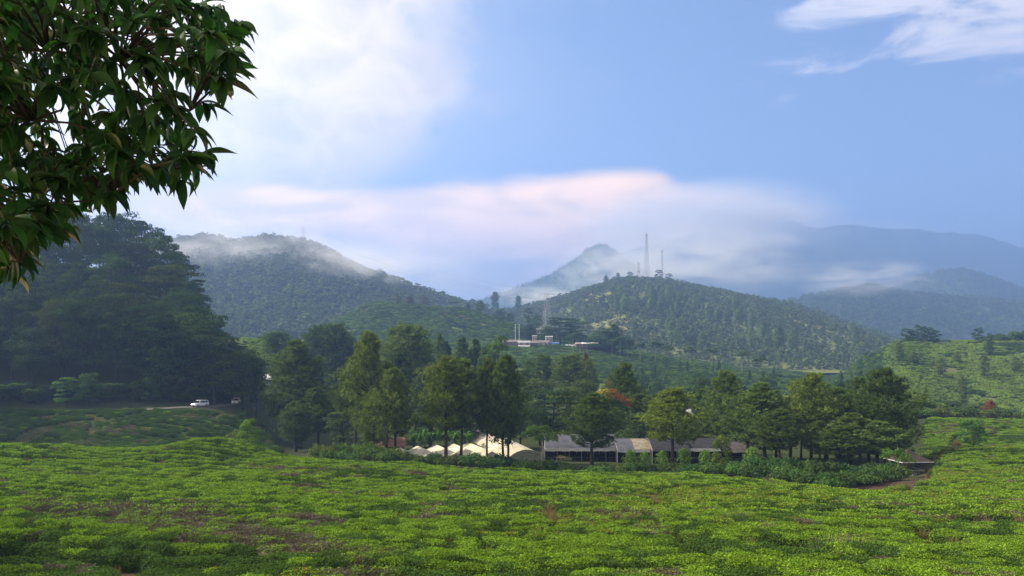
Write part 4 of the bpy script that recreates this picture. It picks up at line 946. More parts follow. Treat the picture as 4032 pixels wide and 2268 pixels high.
place('small_tree', gpos(897, 128), height=5.2, width=5.6, name='umbrella_tree', label='small flat-crowned tree in front of the pavilion', cat='tree', color=(0.8, 0.95, 0.7))
place('small_tree', gpos(541, 158), height=7.6, width=8.5, name='umbrella_tree', label='grey-green flat-crowned tree between the curved greenhouse and grey shed', cat='tree', color=(0.9, 1.0, 0.95))
for q in range(15):
    px = 413 + q * 4.0; place('banana_plant', gpos(px, 176 + random.uniform(-2, 2)), height=random.uniform(4.6, 5.6), width=random.uniform(4, 5), name='banana_plant', label='banana plant behind the greenhouse gables', cat='plant', group='banana plants behind the gables', color=(0.75, 0.95, 1.0))

# ------------------------------------------------------------------ right-hand slopes
RT = 'slender trees on the right slope'
for px, d, top, w, lab in ((930, 300, 408, 15, 'grey bare-looking round tree left of the slender row'), (946, 292, 415, 12, 'first flat-topped tree of the slender row, nearest the grove'), (961, 290, 417, 11, 'second flat-topped tree of the slender row'),
  (981, 282, 416, 13, 'tall flat-topped tree with a long pale trunk, middle of the row'), (994, 285, 418, 10, 'flat-topped tree just right of the long pale trunk'), (1003, 287, 418, 9, 'thin flat-topped tree near the right edge'), (1010, 284, 418, 10, 'last flat-topped tree of the row at the right edge'), (1022, 290, 424, 9, 'dark flat-topped tree cut by the right edge')):
    tree_at('umbrella_tree', px, d, top, w, lab, RT, 'slender_tree', (0.75, 0.9, 0.85), minh=6.5)
place('slim_tree', gpos(990, 262), height=7.0, width=5.5, name='red_tree', label='small dark red tree below the slender row', cat='tree', color=(2.0, 0.5, 0.7))
place('bright_tree', gpos(973, 178), height=7.5, width=7.5, name='conifer', label='dark tree standing alone in the right tea patch', cat='tree', color=(0.5, 0.7, 0.75))
place('shrub', gpos(957, 185), height=2.4, width=2.0, name='shrub', label='small reddish bush in the right tea patch', cat='shrub', color=(2.0, 0.9, 0.8))
for px, d, h, w, lab in ((899, 470, 13, 9, 'pale tree at the corner of the sunlit tea slope'), (914, 465, 8, 8, 'small pale round tree near the corner of the tea slope'), (957, 480, 7, 7, 'faint pale tree on the upper tea slope'), (941, 440, 11, 8, 'pale leaning tree on the middle tea slope'),
  (984, 450, 13, 8, 'pale tree beside the dark gully on the tea slope'), (962, 410, 11, 7, 'pale yellowish tree on the lower tea slope'), (963, 375, 10, 6, 'dark slim tree on the lower tea slope'), (1015, 455, 10, 8, 'pale tree near the right edge of the tea slope'), (989, 500, 12, 9, 'greyish tree high on the tea slope')):
    place('slim_tree', gpos(px, d), height=h, width=w, name='slope_tree', label=lab, cat='tree', group='trees on the right tea slope', color=(1.5, 1.5, 1.3) if 'pale' in lab else (0.9, 1.0, 1.0))
for px, w_, h_ in ((906, 9, 10), (912, 8, 9), (918, 9, 12), (924, 8, 11), (930, 9, 11), (936, 8, 9), (978, 10, 10)):
    place('forest_tree', gpos(px, 545), height=h_, width=w_, name='ridge_tree', label='dark round tree on the crest of the right tea slope' if px < 970 else 'lone dark round tree on the crest near the right edge', cat='tree', group='trees on the right crest', color=(0.6, 0.8, 0.85))
shrubs(30, 890, 1030, lambda p: 250, (2.0, 4.0), (4.0, 7.0), 'scrub bush in the dip between the right tea patches', 'scrub in the right dip', (0.95, 1.1, 0.8))
shrubs(14, 985, 1040, lambda p: 540, (4, 7), (6, 10), 'bush along the crest at the right edge', 'bushes on the right crest', (0.8, 1.0, 0.9))
# ------------------------------------------------------------------ trees on the spur and around the village
VG = 'trees around the village'
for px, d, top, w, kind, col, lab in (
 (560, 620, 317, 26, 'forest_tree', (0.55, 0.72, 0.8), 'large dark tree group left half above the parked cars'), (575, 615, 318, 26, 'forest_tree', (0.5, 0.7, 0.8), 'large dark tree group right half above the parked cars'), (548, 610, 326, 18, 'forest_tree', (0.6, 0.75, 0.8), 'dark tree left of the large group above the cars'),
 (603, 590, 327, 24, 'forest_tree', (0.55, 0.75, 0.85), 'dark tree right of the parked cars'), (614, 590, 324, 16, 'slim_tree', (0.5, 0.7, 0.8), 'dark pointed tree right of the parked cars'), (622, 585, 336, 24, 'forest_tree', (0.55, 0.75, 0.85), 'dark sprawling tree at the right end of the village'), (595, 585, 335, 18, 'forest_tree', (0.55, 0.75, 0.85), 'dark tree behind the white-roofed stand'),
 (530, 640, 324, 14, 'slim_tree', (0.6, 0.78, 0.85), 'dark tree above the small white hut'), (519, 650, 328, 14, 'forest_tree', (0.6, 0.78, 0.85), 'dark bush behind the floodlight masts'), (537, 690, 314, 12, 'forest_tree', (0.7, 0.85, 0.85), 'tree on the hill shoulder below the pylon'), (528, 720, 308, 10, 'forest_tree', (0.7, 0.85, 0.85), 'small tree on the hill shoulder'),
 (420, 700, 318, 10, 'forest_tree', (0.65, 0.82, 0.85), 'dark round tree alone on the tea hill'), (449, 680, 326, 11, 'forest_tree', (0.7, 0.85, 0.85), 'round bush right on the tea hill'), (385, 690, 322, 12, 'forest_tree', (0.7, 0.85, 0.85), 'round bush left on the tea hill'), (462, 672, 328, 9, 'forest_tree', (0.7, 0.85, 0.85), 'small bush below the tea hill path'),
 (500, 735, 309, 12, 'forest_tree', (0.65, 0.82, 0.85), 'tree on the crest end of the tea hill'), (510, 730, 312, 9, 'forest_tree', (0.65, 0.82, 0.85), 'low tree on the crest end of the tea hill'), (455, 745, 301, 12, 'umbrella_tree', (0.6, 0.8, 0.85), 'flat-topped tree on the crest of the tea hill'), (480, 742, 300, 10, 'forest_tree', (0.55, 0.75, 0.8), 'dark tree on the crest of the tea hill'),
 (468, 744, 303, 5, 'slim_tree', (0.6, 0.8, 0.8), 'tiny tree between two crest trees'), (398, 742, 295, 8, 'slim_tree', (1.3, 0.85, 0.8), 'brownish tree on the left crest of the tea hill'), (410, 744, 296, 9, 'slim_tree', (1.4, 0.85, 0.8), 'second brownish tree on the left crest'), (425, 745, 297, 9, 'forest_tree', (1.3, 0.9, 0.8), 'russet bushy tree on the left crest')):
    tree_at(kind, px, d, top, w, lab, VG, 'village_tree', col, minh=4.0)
for px, d in ((573, 560), (580, 560), (587, 558), (612, 560), (620, 556), (628, 556), (640, 548), (655, 546), (668, 545), (690, 545), (712, 548), (742, 552), (760, 552)):
    place('umbrella_tree', gpos(px, d), height=random.uniform(13, 17), width=random.uniform(9, 13), name='thin_tree', label='thin pale-trunked tree on the spur below the village', cat='tree', group='thin trees on the spur', color=(0.7, 0.88, 0.9))
for q in range(46):
    px = random.uniform(330, 900); d = random.uniform(240, 420); ty = random.uniform(385, 420) if px > 540 else random.uniform(372, 410)
    if px > 880: continue
    b = gpos(px, d); h = max(5, min(13, tz_of(px, ty, d) - b[2]))
    place(random.choice(['bright_tree', 'forest_tree', 'slim_tree']), b, height=h, name='valley_tree', label='small leafy tree on the valley floor, ' + ('behind the tallest pine', 'behind the greenhouses', 'behind the grey shed', 'behind the netted sheds', 'behind the right grove')[int(np.clip((px - 330) / 110, 0, 4))], cat='tree', group='small trees on the valley floor', color=random.choice([(0.8, 0.95, 0.95), (0.9, 1.05, 0.85), (0.7, 0.88, 0.9)]))
for q in range(56):
    px = random.uniform(545, 875); d = random.uniform(300, 470); ty = random.uniform(372, 396)
    b = gpos(px, d); h = max(6, min(17, tz_of(px, ty, d) - b[2]))
    place(random.choice(['forest_tree', 'tall_pine', 'slim_tree', 'forest_tree']), b, height=h, width=h * random.uniform(0.6, 0.95), name='valley_tree', label='dark tree on the far valley side, ' + ('below the parked cars', 'above the domed pine', 'above the street lamps', 'above the wide conical pine', 'above the right grove')[int(np.clip((px - 545) / 66, 0, 4))], cat='tree', group='trees on the far valley side', color=random.choice([(0.55, 0.72, 0.72), (0.65, 0.8, 0.75), (0.8, 0.9, 0.75)]))
for q in range(40):
    px = random.uniform(640, 880); d = random.uniform(430, 545)
    place(random.choice(['slim_tree', 'bright_tree']), gpos(px, d), height=random.uniform(4, 9), name='spur_tree', label='small tree dotting the tea spur, ' + ('below the village', 'left part', 'middle', 'right end')[int(np.clip((px - 640) / 60, 0, 3))], cat='tree', group='small trees on the spur', color=random.choice([(0.8, 0.95, 0.95), (1.1, 1.15, 0.9), (0.75, 0.9, 0.9)]))
# pale pointed trees on the tower hill
for q in range(34):
    px = random.choice([random.uniform(615, 760), random.uniform(640, 870)]); t = random.uniform(0.15, 0.55); c = h_tower.on_crest(px, t)
    place('slim_tree', c, height=random.uniform(18, 30), width=random.uniform(11, 17), name='hill_tree', label='pale pointed tree on the flank of the mast hill', cat='tree', group='pale trees on the mast hill', color=(1.5, 1.6, 1.2))
for px, h, w, kd, lab in ((606, 19, 15, 'slim_tree', 'pointed tree left of the radio masts'), (614, 13, 12, 'forest_tree', 'bushy tree left of the radio masts'), (618, 18, 10, 'slim_tree', 'narrow tree beside the thin antenna'), (630, 16, 20, 'forest_tree', 'wide tree beside the thin antenna'), (659, 22, 19, 'forest_tree', 'round tree at the foot of the right mast'), (669, 17, 18, 'forest_tree', 'round tree right of the right mast'),
   (560, 12, 16, 'forest_tree', 'round tree on the left ridge of the mast hill'), (548, 9, 10, 'forest_tree', 'small round tree on the left ridge of the mast hill'), (566, 9, 8, 'slim_tree', 'pointed tree on the left ridge of the mast hill'), (573, 9, 16, 'forest_tree', 'low wide tree on the left ridge of the mast hill'), (694, 9, 12, 'forest_tree', 'crest tree right of the masts'), (712, 9, 12, 'forest_tree', 'crest bush on the long right ridge of the mast hill')):
    place(kd, h_tower.on_crest(px, 0.985), height=h, width=w, name='crest_tree', label=lab, cat='tree', group='trees on the crest of the mast hill', color=(0.6, 0.8, 0.85))
for px, d, top, w, lab in ((495, 860, 292, 22, 'spreading pine on the saddle between the hills'), (518, 900, 296, 20, 'layered pine on the saddle between the hills')):
    c = h_tower.on_crest(px, 0.8); place('tall_pine', c, height=tz_of(px, top, c[1]) - c[2] + 2, width=w, name='saddle_pine', label=lab, cat='tree', color=(0.6, 0.8, 0.85))

# unseen trees added left of the picture to shade bank and near field corner
for q, (x, d, h, w) in enumerate(((-132, 172, 27, 18), (-140, 184, 29, 18), (-126, 160, 24, 16), (-148, 196, 30, 20), (-150, 176, 30, 20), (-142, 164, 28, 18), (-33, 37, 9.5, 9), (-39, 44, 10.5, 9), (-45, 50, 11, 9), (-31, 32, 9, 8), (-28, 27, 9, 8), (-40, 36, 12, 9))):
    place('forest_tree', Vector((x, d, float(gz(x, d)))), height=h, width=w, name='added_shade_tree', label='unseen broadleaf tree added beyond the left border for its shade', cat='tree', group='trees added for shade left of the view')
# ------------------------------------------------------------------ nursery: greenhouses, sheds, hut
def film_mat():
    m, t = mat_new('greenhouse_film')
    tc = t.n('ShaderNodeTexCoord'); n = t.noise(tc.outputs['Object'], 0.9, 6.0, 0.65); n2 = t.noise(tc.outputs['Object'], 0.25, 3.0, 0.5)
    oi = t.n('ShaderNodeObjectInfo')
    c = t.mix(t.sstep(n, 0.4, 0.7), (0.62, 0.60, 0.50), (0.44, 0.42, 0.27)); c = t.mix(t.sstep(n2, 0.48, 0.62), c, (0.66, 0.64, 0.58))
    c = t.mix(1.0, c, oi.outputs['Color'], 'MULTIPLY')
    d = t.n('ShaderNodeBsdfDiffuse'); t.put(d.inputs[0], c); tr = t.n('ShaderNodeBsdfTranslucent'); t.put(tr.inputs[0], c)
    mx = t.n('ShaderNodeMixShader'); mx.inputs[0].default_value = 0.35; m.node_tree.links.new(d.outputs[0], mx.inputs[1]); m.node_tree.links.new(tr.outputs[0], mx.inputs[2])
    return finish(m, t, mx.outputs[0])
M['film'] = film_mat()
M['steel'] = plain('galvanised_steel', (0.30, 0.31, 0.32), (0.20, 0.20, 0.20), 5.0, 0.5, 0.6)
M['net'] = plain('black_shade_net', (0.020, 0.021, 0.026), (0.034, 0.034, 0.038), 1.2, 0.95)
M['grey_roof'] = plain('grey_sheeting', (0.085, 0.09, 0.115), (0.055, 0.057, 0.07), 0.8, 0.9)
M['brown_roof'] = plain('brown_grey_sheeting', (0.095, 0.088, 0.085), (0.06, 0.056, 0.055), 1.0, 0.85)
M['stained'] = plain('stained_plastic', (0.24, 0.22, 0.16), (0.14, 0.12, 0.08), 1.3, 0.7)
M['white_sheet'] = plain('white_sheet', (0.62, 0.63, 0.65), (0.46, 0.47, 0.50), 1.0, 0.7)
M['wood'] = plain('weathered_wood', (0.17, 0.12, 0.085), (0.09, 0.065, 0.05), 4.0, 0.9)
M['tile'] = plain('clay_tile', (0.20, 0.105, 0.075), (0.12, 0.065, 0.05), 3.0, 0.9)
M['dark_tile'] = plain('dark_roof_tile', (0.050, 0.036, 0.030), (0.032, 0.025, 0.022), 3.0, 0.9)
M['plaster'] = plain('old_plaster', (0.36, 0.33, 0.29), (0.24, 0.22, 0.19), 1.5, 0.9)
M['stone'] = plain('rough_stone', (0.23, 0.22, 0.20), (0.13, 0.125, 0.115), 2.5, 0.95, bump=0.5)
M['pane'] = plain('dark_window', (0.03, 0.035, 0.04), (0.02, 0.022, 0.025), 2.0, 0.15)

def local(o, ang):
    """point on the ground plan: a across, b along, z up"""
    ca, sa = math.cos(ang), math.sin(ang)
    return lambda a, b, z: (o[0] + a * ca - b * sa, o[1] + a * sa + b * ca, o[2] + z)
GH_ANG = math.atan2(0.36, 0.93)          # the houses run back and to the left
def slab(b, p0, p1, p2, p3, th=0.05, mi=0):
    v = np.array([p0, p1, p2, p3], float); n = unit(np.cross(v[1] - v[0], v[3] - v[0])[None])[0] * th
    b.add(np.concatenate([v, v - n]), [(0, 1, 2, 3), (7, 6, 5, 4), (0, 4, 5, 1), (1, 5, 6, 2), (2, 6, 7, 3), (3, 7, 4, 0)], 0.5, mi)
def gable_house(px, d, top_py, half, rise, wall, length, label, bays=4):
    z = tz_of(px, top_py, d); o = Vector((PX(px, d), d, z - rise - wall)); L = local((0, 0, 0), GH_ANG)
    e = empty('greenhouse', o); tag(e, label, 'greenhouse', 'gabled greenhouses of the nursery')
    bl = length / bays
    for s in (-1, 1):
        for q in range(bays):
            g = 0.04; rb_ = MB(); z0, z1 = wall, wall + rise
            slab(rb_, L(0.0 + s * 0.03, q * bl + g, z1), L(0.0 + s * 0.03, (q + 1) * bl - g, z1), L(s * half, (q + 1) * bl - g, z0), L(s * half, q * bl + g, z0), 0.05 * s)
            po = rb_.build('roof_panel', M['film'], e); sh = random.uniform(0.88, 1.05); po.color = (sh, sh * random.uniform(0.97, 1.0), sh * random.uniform(0.86, 1.0), 1)
    fb = MB()
    for q in range(bays + 1):
        y = q * bl
        for s in (-1, 1):
            fb.bar(L(s * half, y, -1.2), L(s * half, y, wall), 0.05); fb.bar(L(s * half, y, wall - 0.04), L(0, y, wall + rise - 0.04), 0.04)
        fb.bar(L(-half, y, wall - 0.05), L(half, y, wall - 0.05), 0.035)
    fb.build('frame', M['steel'], e)
    gb_ = MB(); gb_.add([L(-half, 0.02, wall), L(half, 0.02, wall), L(0, 0.02, wall + rise - 0.05)], [(0, 1, 2, 2)]); gb_.build('gable_end', M['film'], e)
    nb = MB(); nb.add([L(-half, 0.1, -1.2), L(half, 0.1, -1.2), L(half, 0.1, wall - 0.1), L(-half, 0.1, wall - 0.1)], [(0, 1, 2, 3)])
    nb.build('end_netting', M['net'], e)
gy = {0: 452.2, 1: 453.6, 2: 453.8, 3: 452.9, 4: 452.0}
for q, (px, lab) in enumerate(((408, 'leftmost pale greenhouse gable, half hidden by a pine trunk'), (432, 'second pale greenhouse gable from the left'), (456, 'middle pale greenhouse gable'), (475, 'fourth pale greenhouse gable from the left'), (492, 'pale greenhouse gable adjoining the curved roof'))):
    gable_house(px, 160, gy[q] - 0.5, (2.0, 2.35, 2.3, 1.95, 1.9)[q], 1.05, 1.7, (11, 12, 15, 15, 16)[q], lab)
def arc(half, rise, a, lift=1.1):
    """point on a flattened hoop: depth and height for an angle of 0 to pi"""
    q = lift + (math.pi - 2 * lift) * a / math.pi
    return -half * math.cos(q) / math.cos(lift), rise * (math.sin(q) - math.sin(lift)) / (1 - math.sin(lift))
def arch_roof(e, L, half, rise, wall, b0, b1, a0=0.0, a1=180.0, n=10, name='roof_panel', mat=None, col=None, th=0.05):
    rb_ = MB(); an = np.radians(np.linspace(a0, a1, n + 1)); top = []; bot = []
    for b_ in (b0, b1):
        for a in an:
            q0 = arc(half, rise, a); q1 = arc(half - th, rise - th, a); top.append(L(q0[0], b_, wall + q0[1])); bot.append(L(q1[0], b_, wall + q1[1]))
    v = np.array(top + bot); m_ = n + 1; f = []
    for q in range(n):
        f.append((q, q + 1, m_ + q + 1, m_ + q)); f.append((2 * m_ + q, 3 * m_ + q, 3 * m_ + q + 1, 2 * m_ + q + 1))
        f.append((q, 2 * m_ + q, 2 * m_ + q + 1, q + 1)); f.append((m_ + q, m_ + q + 1, 3 * m_ + q + 1, 3 * m_ + q))
    rb_.add(v, f); o = rb_.build(name, mat, e)
    if col: o.color = (*col, 1)
    return o
def big_arch():
    d = 160; px = 526; z = tz_of(px, 449.6, d); half, rise, wall = 4.3, 2.0, 1.6; o = Vector((PX(px, d), d, z - rise - wall)); L0 = local((0, 0, 0), math.atan2(0.29, 0.95))
    L = lambda a, b, zz: (lambda q: (q[0], q[1], q[2] + 0.022 * b))(L0(a, b, zz))   # the ground rises a little behind
    e = empty('greenhouse', o); tag(e, 'long curved greenhouse with stained translucent barrel roof', 'greenhouse')
    for q in range(9):
        sh = random.uniform(0.85, 1.05); pinkish = q > 4
        arch_roof(e, L, half, rise, wall, q * 4.0 + 0.05, q * 4.0 + 3.95, mat=M['film'], col=(sh * (1.0 if not pinkish else 0.95), sh * (0.98 if not pinkish else 0.86), sh * (0.92 if not pinkish else 0.92)))
    fb = MB()
    for q in range(10):
        an = np.radians(np.linspace(0, 180, 11)); fb.tube([L(arc(half - 0.1, rise - 0.1, a)[0], q * 4.0, wall + arc(half - 0.1, rise - 0.1, a)[1]) for a in an], 0.05, 4, 0.5, 0, False)
        for s in (-1, 1): fb.bar(L(s * (half - 0.1), q * 4.0, -1.6), L(s * (half - 0.1), q * 4.0, wall), 0.05)
    fb.build('frame', M['steel'], e)
    eb = MB(); an = np.radians(np.linspace(0, 180, 11)); v = [L(arc(half - 0.15, rise - 0.15, a)[0], 0.05, wall + arc(half - 0.15, rise - 0.15, a)[1]) for a in an] + [L(half - 0.15, 0.05, -1.6), L(-half + 0.15, 0.05, -1.6)]
    c = len(v); v.append(L(0, 0.05, wall * 0.5)); eb.add(v, [(q, (q + 1) % c, c, c) for q in range(c)]); eo = eb.build('end_wall', M['film'], e); eo.color = (0.62, 0.66, 0.62, 1)
big_arch()

def shed(px0, px1, d, ridge_py, eave_py, base_drop, mats, label, fascia=True, depth=13.0, step=0.0):
    """long shed with a barrel roof seen from its side: bays of sheeting on hoops, open front with posts"""
    x0, x1 = PX(px0, d), PX(px1, d); zr = tz_of(px0, ridge_py, d + depth * 0.5); ze = tz_of(px0, eave_py, d); g = float(gz((x0 + x1) / 2, d))
    zb = min(ze - 2.0, g); o = Vector((x0, d, zb)); half = depth / 2; rise = zr - ze; wall = ze - zb
    L = lambda a, b, zz: (b, half + a, zz)                              # a: depth, b: along the shed
    e = empty('shed', o); tag(e, label, 'shed', 'netted nursery sheds'); n = len(mats); bl = (x1 - x0) / n
    for q, mt in enumerate(mats):
        arch_roof(e, L, half, rise, wall, q * bl + 0.03, (q + 1) * bl - 0.03, 0.0, 180.0, 10, 'roof_panel', M[mt], None, 0.06)
    fb = MB()
    for q in range(n * 2 + 1):
        xx = q * bl / 2; fb.bar((xx, 0.05, -0.5), (xx, 0.05, wall), 0.06); fb.bar((xx, depth - 0.1, -0.5), (xx, depth - 0.1, wall), 0.06)
        if q % 2 == 0:
            an = np.radians(np.linspace(0, 180, 10)); fb.tube([(xx, half + arc(half - 0.1, rise - 0.1, a)[0], wall + arc(half - 0.1, rise - 0.1, a)[1]) for a in an], 0.05, 4, 0.5, 0, False)
    fb.bar((0, 0.05, wall - 0.05), (x1 - x0, 0.05, wall - 0.05), 0.05); fb.build('frame', M['steel'], e)
    if fascia:
        w = MB(); N_ = 24; xs = np.linspace(0, x1 - x0, N_ + 1); lo = wall - 0.30 - 0.12 * np.abs(np.sin(xs * 1.1)); hi = wall + 0.25
        v = [(a, -0.06, b_) for a, b_ in zip(xs, lo)] + [(a, -0.02, hi) for a in xs]; w.add(v, [(q, q + 1, N_ + 2 + q, N_ + 1 + q) for q in range(N_)]); w.build('eave_sheet', M['white_sheet'], e)
    nb = MB(); nb.add([(0, depth, -0.5), (x1 - x0, depth, -0.5), (x1 - x0, depth, wall), (0, depth, wall)], [(0, 1, 2, 3)]); nb.add([(0, 0.6, -0.5), (0, depth, -0.5), (0, depth, wall), (0, 0.6, wall)], [(0, 1, 2, 3)]); nb.add([(x1 - x0, 0.6, -0.5), (x1 - x0, depth, -0.5), (x1 - x0, depth, wall), (x1 - x0, 0.6, wall)], [(0, 1, 2, 3)])
    nb.build('net_wall', M['net'], e)
    for q in range(max(2, n)):
        bt = MB(); bt.box(((q + 0.5) * bl, 2.2, 0.55), (bl * 0.8, 1.1, 0.08)); bt.box(((q + 0.25) * bl, 2.2, 0.2), (0.1, 0.9, 0.7)); bt.box(((q + 0.75) * bl, 2.2, 0.2), (0.1, 0.9, 0.7)); bt.build('bench', M['wood'], e)
shed(545, 618, 168, 434.5, 449.5, 0, ['grey_roof'] * 3, 'long grey-roofed shed left of the netted ones')
shed(617.5, 652, 165, 439.0, 450.5, 0, ['grey_roof', 'stained'], 'shed with grey and stained yellowish roof panels')
shed(652.5, 690, 162, 438.0, 450.8, 0, ['net', 'net'], 'left black-netted shed with a smooth barrel roof', False)
shed(690.5, 727, 164, 438.8, 449.6, 0, ['net', 'net'], 'right black-netted shed with a white eave strip')
shed(727.5, 757, 167, 441, 450.8, 0, ['brown_roof'], 'brown-grey roofed shed at the right end of the row')
# fence along the sheds
fe = empty('fence', gpos(560, 141)); tag(fe, 'low wire fence with thin posts in front of the sheds', 'fence'); prev = None; wb = MB()
for px in np.arange(560, 781, 6.5):
    g = gpos(px, float(np.interp(px, [560, 690, 780], [146, 141, 136]))) - fe.location; pb = MB(); pb.box((g[0], g[1], g[2] + 0.55), (0.09, 0.09, 1.5)); pb.build('post', M['wood'], fe)
    if prev is not None:
        for hz in (0.35, 0.75, 1.15): wb.bar(prev + Vector((0, 0, hz)), g + Vector((0, 0, hz)), 0.012)
    prev = g
wb.build('wire', M['steel'], fe)

def house(name, o, ang, w, dp, wall, rise, roofm, wallm, label, group=None, wins=2, hip=False, over=0.35, cat='house', cols=None):
    """small building: walls, pitched roof (ridge along its width), windows with panes, a door"""
    e = empty(name, o, ang); tag(e, label, cat, group)
    b = MB(); b.box((0, 0, wall / 2 - 0.3), (w, dp, wall + 0.6)); b.build('wall', M[wallm], e)
    r = MB(); hw, hd = w / 2 + over, dp / 2 + over; rx = hw - (hd if hip else 0)
    rx = max(rx, 0.2)
    A = [(-hw, -hd, wall - 0.05), (hw, -hd, wall - 0.05), (hw, hd, wall - 0.05), (-hw, hd, wall - 0.05), (-rx, 0, wall + rise), (rx, 0, wall + rise)]
    Bv = [(x, y, z - 0.12) for x, y, z in A]
    r.add(A + Bv, [(0, 1, 5, 4), (2, 3, 4, 5), (1, 2, 5, 5), (3, 0, 4, 4), (7, 6, 10, 11), (9, 8, 11, 10), (6, 7, 1, 0), (7, 8, 2, 1), (8, 9, 3, 2), (9, 6, 0, 3)]); ro = r.build('roof', M[roofm], e)
    if cols: ro.color = (*cols, 1)
    for q in range(wins):
        x = (q + 0.5) / wins * w - w / 2
        fb = MB(); fb.box((x, -dp / 2 - 0.02, wall * 0.55), (w / wins * 0.42, 0.08, wall * 0.42)); fo = fb.build('window', M['plaster'], e)
        pb = MB(); pb.box((x, -dp / 2 - 0.05, wall * 0.55), (w / wins * 0.34, 0.06, wall * 0.34)); pb.build('pane', M['pane'], fo)
    return e
house('hut', gpos(386, 168, 0.0), 0.15, 7.5, 4.0, 2.0, 1.6, 'tile', 'wood', 'old hut with brown tiled roof left of the gables', None, 2, cat='hut')
house('hut', P(379, 445, 185) - Vector((0, 0, 2.2)), 0.1, 3.0, 3.0, 2.0, 0.8, 'tile', 'plaster', 'small hut behind the brown tiled hut', None, 1, cat='hut')

# ------------------------------------------------------------------ pavilion at the edge of the field, right
def pavilion():
    o = P(908, 480, 140); e = empty('pavilion', o, 0.12); tag(e, 'small open pavilion with dark hipped roof on a stone base', 'pavilion')
    b = MB(); b.box((0, 0, 0.2), (4.2, 4.2, 1.6)); 
    b.build('base', M['stone'], e)
    for q in range(26):
        s = MB(); row, c = divmod(q, 7); s.box((-1.8 + c * 0.6 + (0.3 if row % 2 else 0), -2.13, -0.35 + row * 0.36), (0.5 + random.uniform(-0.08, 0.06), 0.12, 0.3)); st = s.build('stone', M['stone'], e); sh = random.uniform(0.8, 1.3); st.color = (sh, sh, sh, 1)
    for x in (-1.9, 1.9):
        for y in (-1.9, 1.9): p = MB(); p.box((x, y, 2.3), (0.16, 0.16, 2.7)); p.build('post', M['wood'], e)
    rl = MB()
    for y in (-1.9,): rl.box((0, y, 2.0), (3.7, 0.08, 0.10)); rl.box((0, y, 1.15), (3.7, 0.08, 0.08))
    for x in (-1.9, 1.9): rl.box((x, 0, 2.0), (0.08, 3.7, 0.10))
    rl.build('rail', M['plaster'], e)
    for q in range(9): p = MB(); p.box((-1.65 + q * 0.41, -1.9, 1.57), (0.07, 0.06, 0.8)); p.build('baluster', M['plaster'], e)
    r = MB(); hw = 2.9; A = [(-hw, -hw, 3.6), (hw, -hw, 3.6), (hw, hw, 3.6), (-hw, hw, 3.6)]; mid = [(-1.2, -1.2, 4.5), (1.2, -1.2, 4.5), (1.2, 1.2, 4.5), (-1.2, 1.2, 4.5)]; tp2 = [(0, 0, 5.6)]
    r.add(A + mid + tp2, [(0, 1, 5, 4), (1, 2, 6, 5), (2, 3, 7, 6), (3, 0, 4, 7), (4, 5, 8, 8), (5, 6, 8, 8), (6, 7, 8, 8), (7, 4, 8, 8), (3, 2, 1, 0)]); r.build('roof', M['dark_tile'], e)
    w = MB()
    for s in (-1, 1): w.box((0, s * hw, 3.55), (2 * hw + 0.1, 0.06, 0.10)); w.box((s * hw, 0, 3.55), (0.06, 2 * hw - 0.1, 0.10))
    w.build('fascia', M['white_sheet'], e)
pavilion()

# ------------------------------------------------------------------ cars
M['white_paint'] = plain('white_car_paint', (0.78, 0.80, 0.84), (0.74, 0.76, 0.80), 1.0, 0.3, 0.0, 0.6); M['blue_paint'] = plain('blue_car_paint', (0.05, 0.08, 0.30), (0.05, 0.07, 0.26), 1.0, 0.35)
M['tyre'] = plain('rubber', (0.02, 0.02, 0.02), (0.03, 0.03, 0.03), 5.0, 0.9); M['rim'] = plain('alloy_rim', (0.5, 0.5, 0.52), (0.4, 0.4, 0.42), 5.0, 0.4, 0.8)
M['glass'] = plain('car_glass', (0.015, 0.018, 0.022), (0.015, 0.018, 0.022), 1.0, 0.08); M['lamp'] = plain('headlamp', (0.7, 0.72, 0.75), (0.6, 0.6, 0.6), 1.0, 0.15); M['trim'] = plain('black_trim', (0.02, 0.02, 0.022), (0.03, 0.03, 0.03), 3.0, 0.6); M['red_lamp'] = plain('tail_lamp', (0.4, 0.02, 0.02), (0.3, 0.02, 0.02), 1.0, 0.3)
def loft(secs):
    """closed skin through cross-sections of equal point counts"""
    n = len(secs[0]); v = np.concatenate([np.array(s) for s in secs]); f = []
    for i in range(len(secs) - 1):
        for j in range(n): f.append((i * n + j, (i + 1) * n + j, (i + 1) * n + (j + 1) % n, i * n + (j + 1) % n))
    for i, o in ((0, 1), (len(secs) - 1, -1)):
        idx = list(range(i * n, i * n + n)); idx = idx if o == 1 else idx[::-1]
        f += [(idx[0], idx[q], idx[q + 1], idx[q + 1]) for q in range(1, n - 1)]
    return v, f
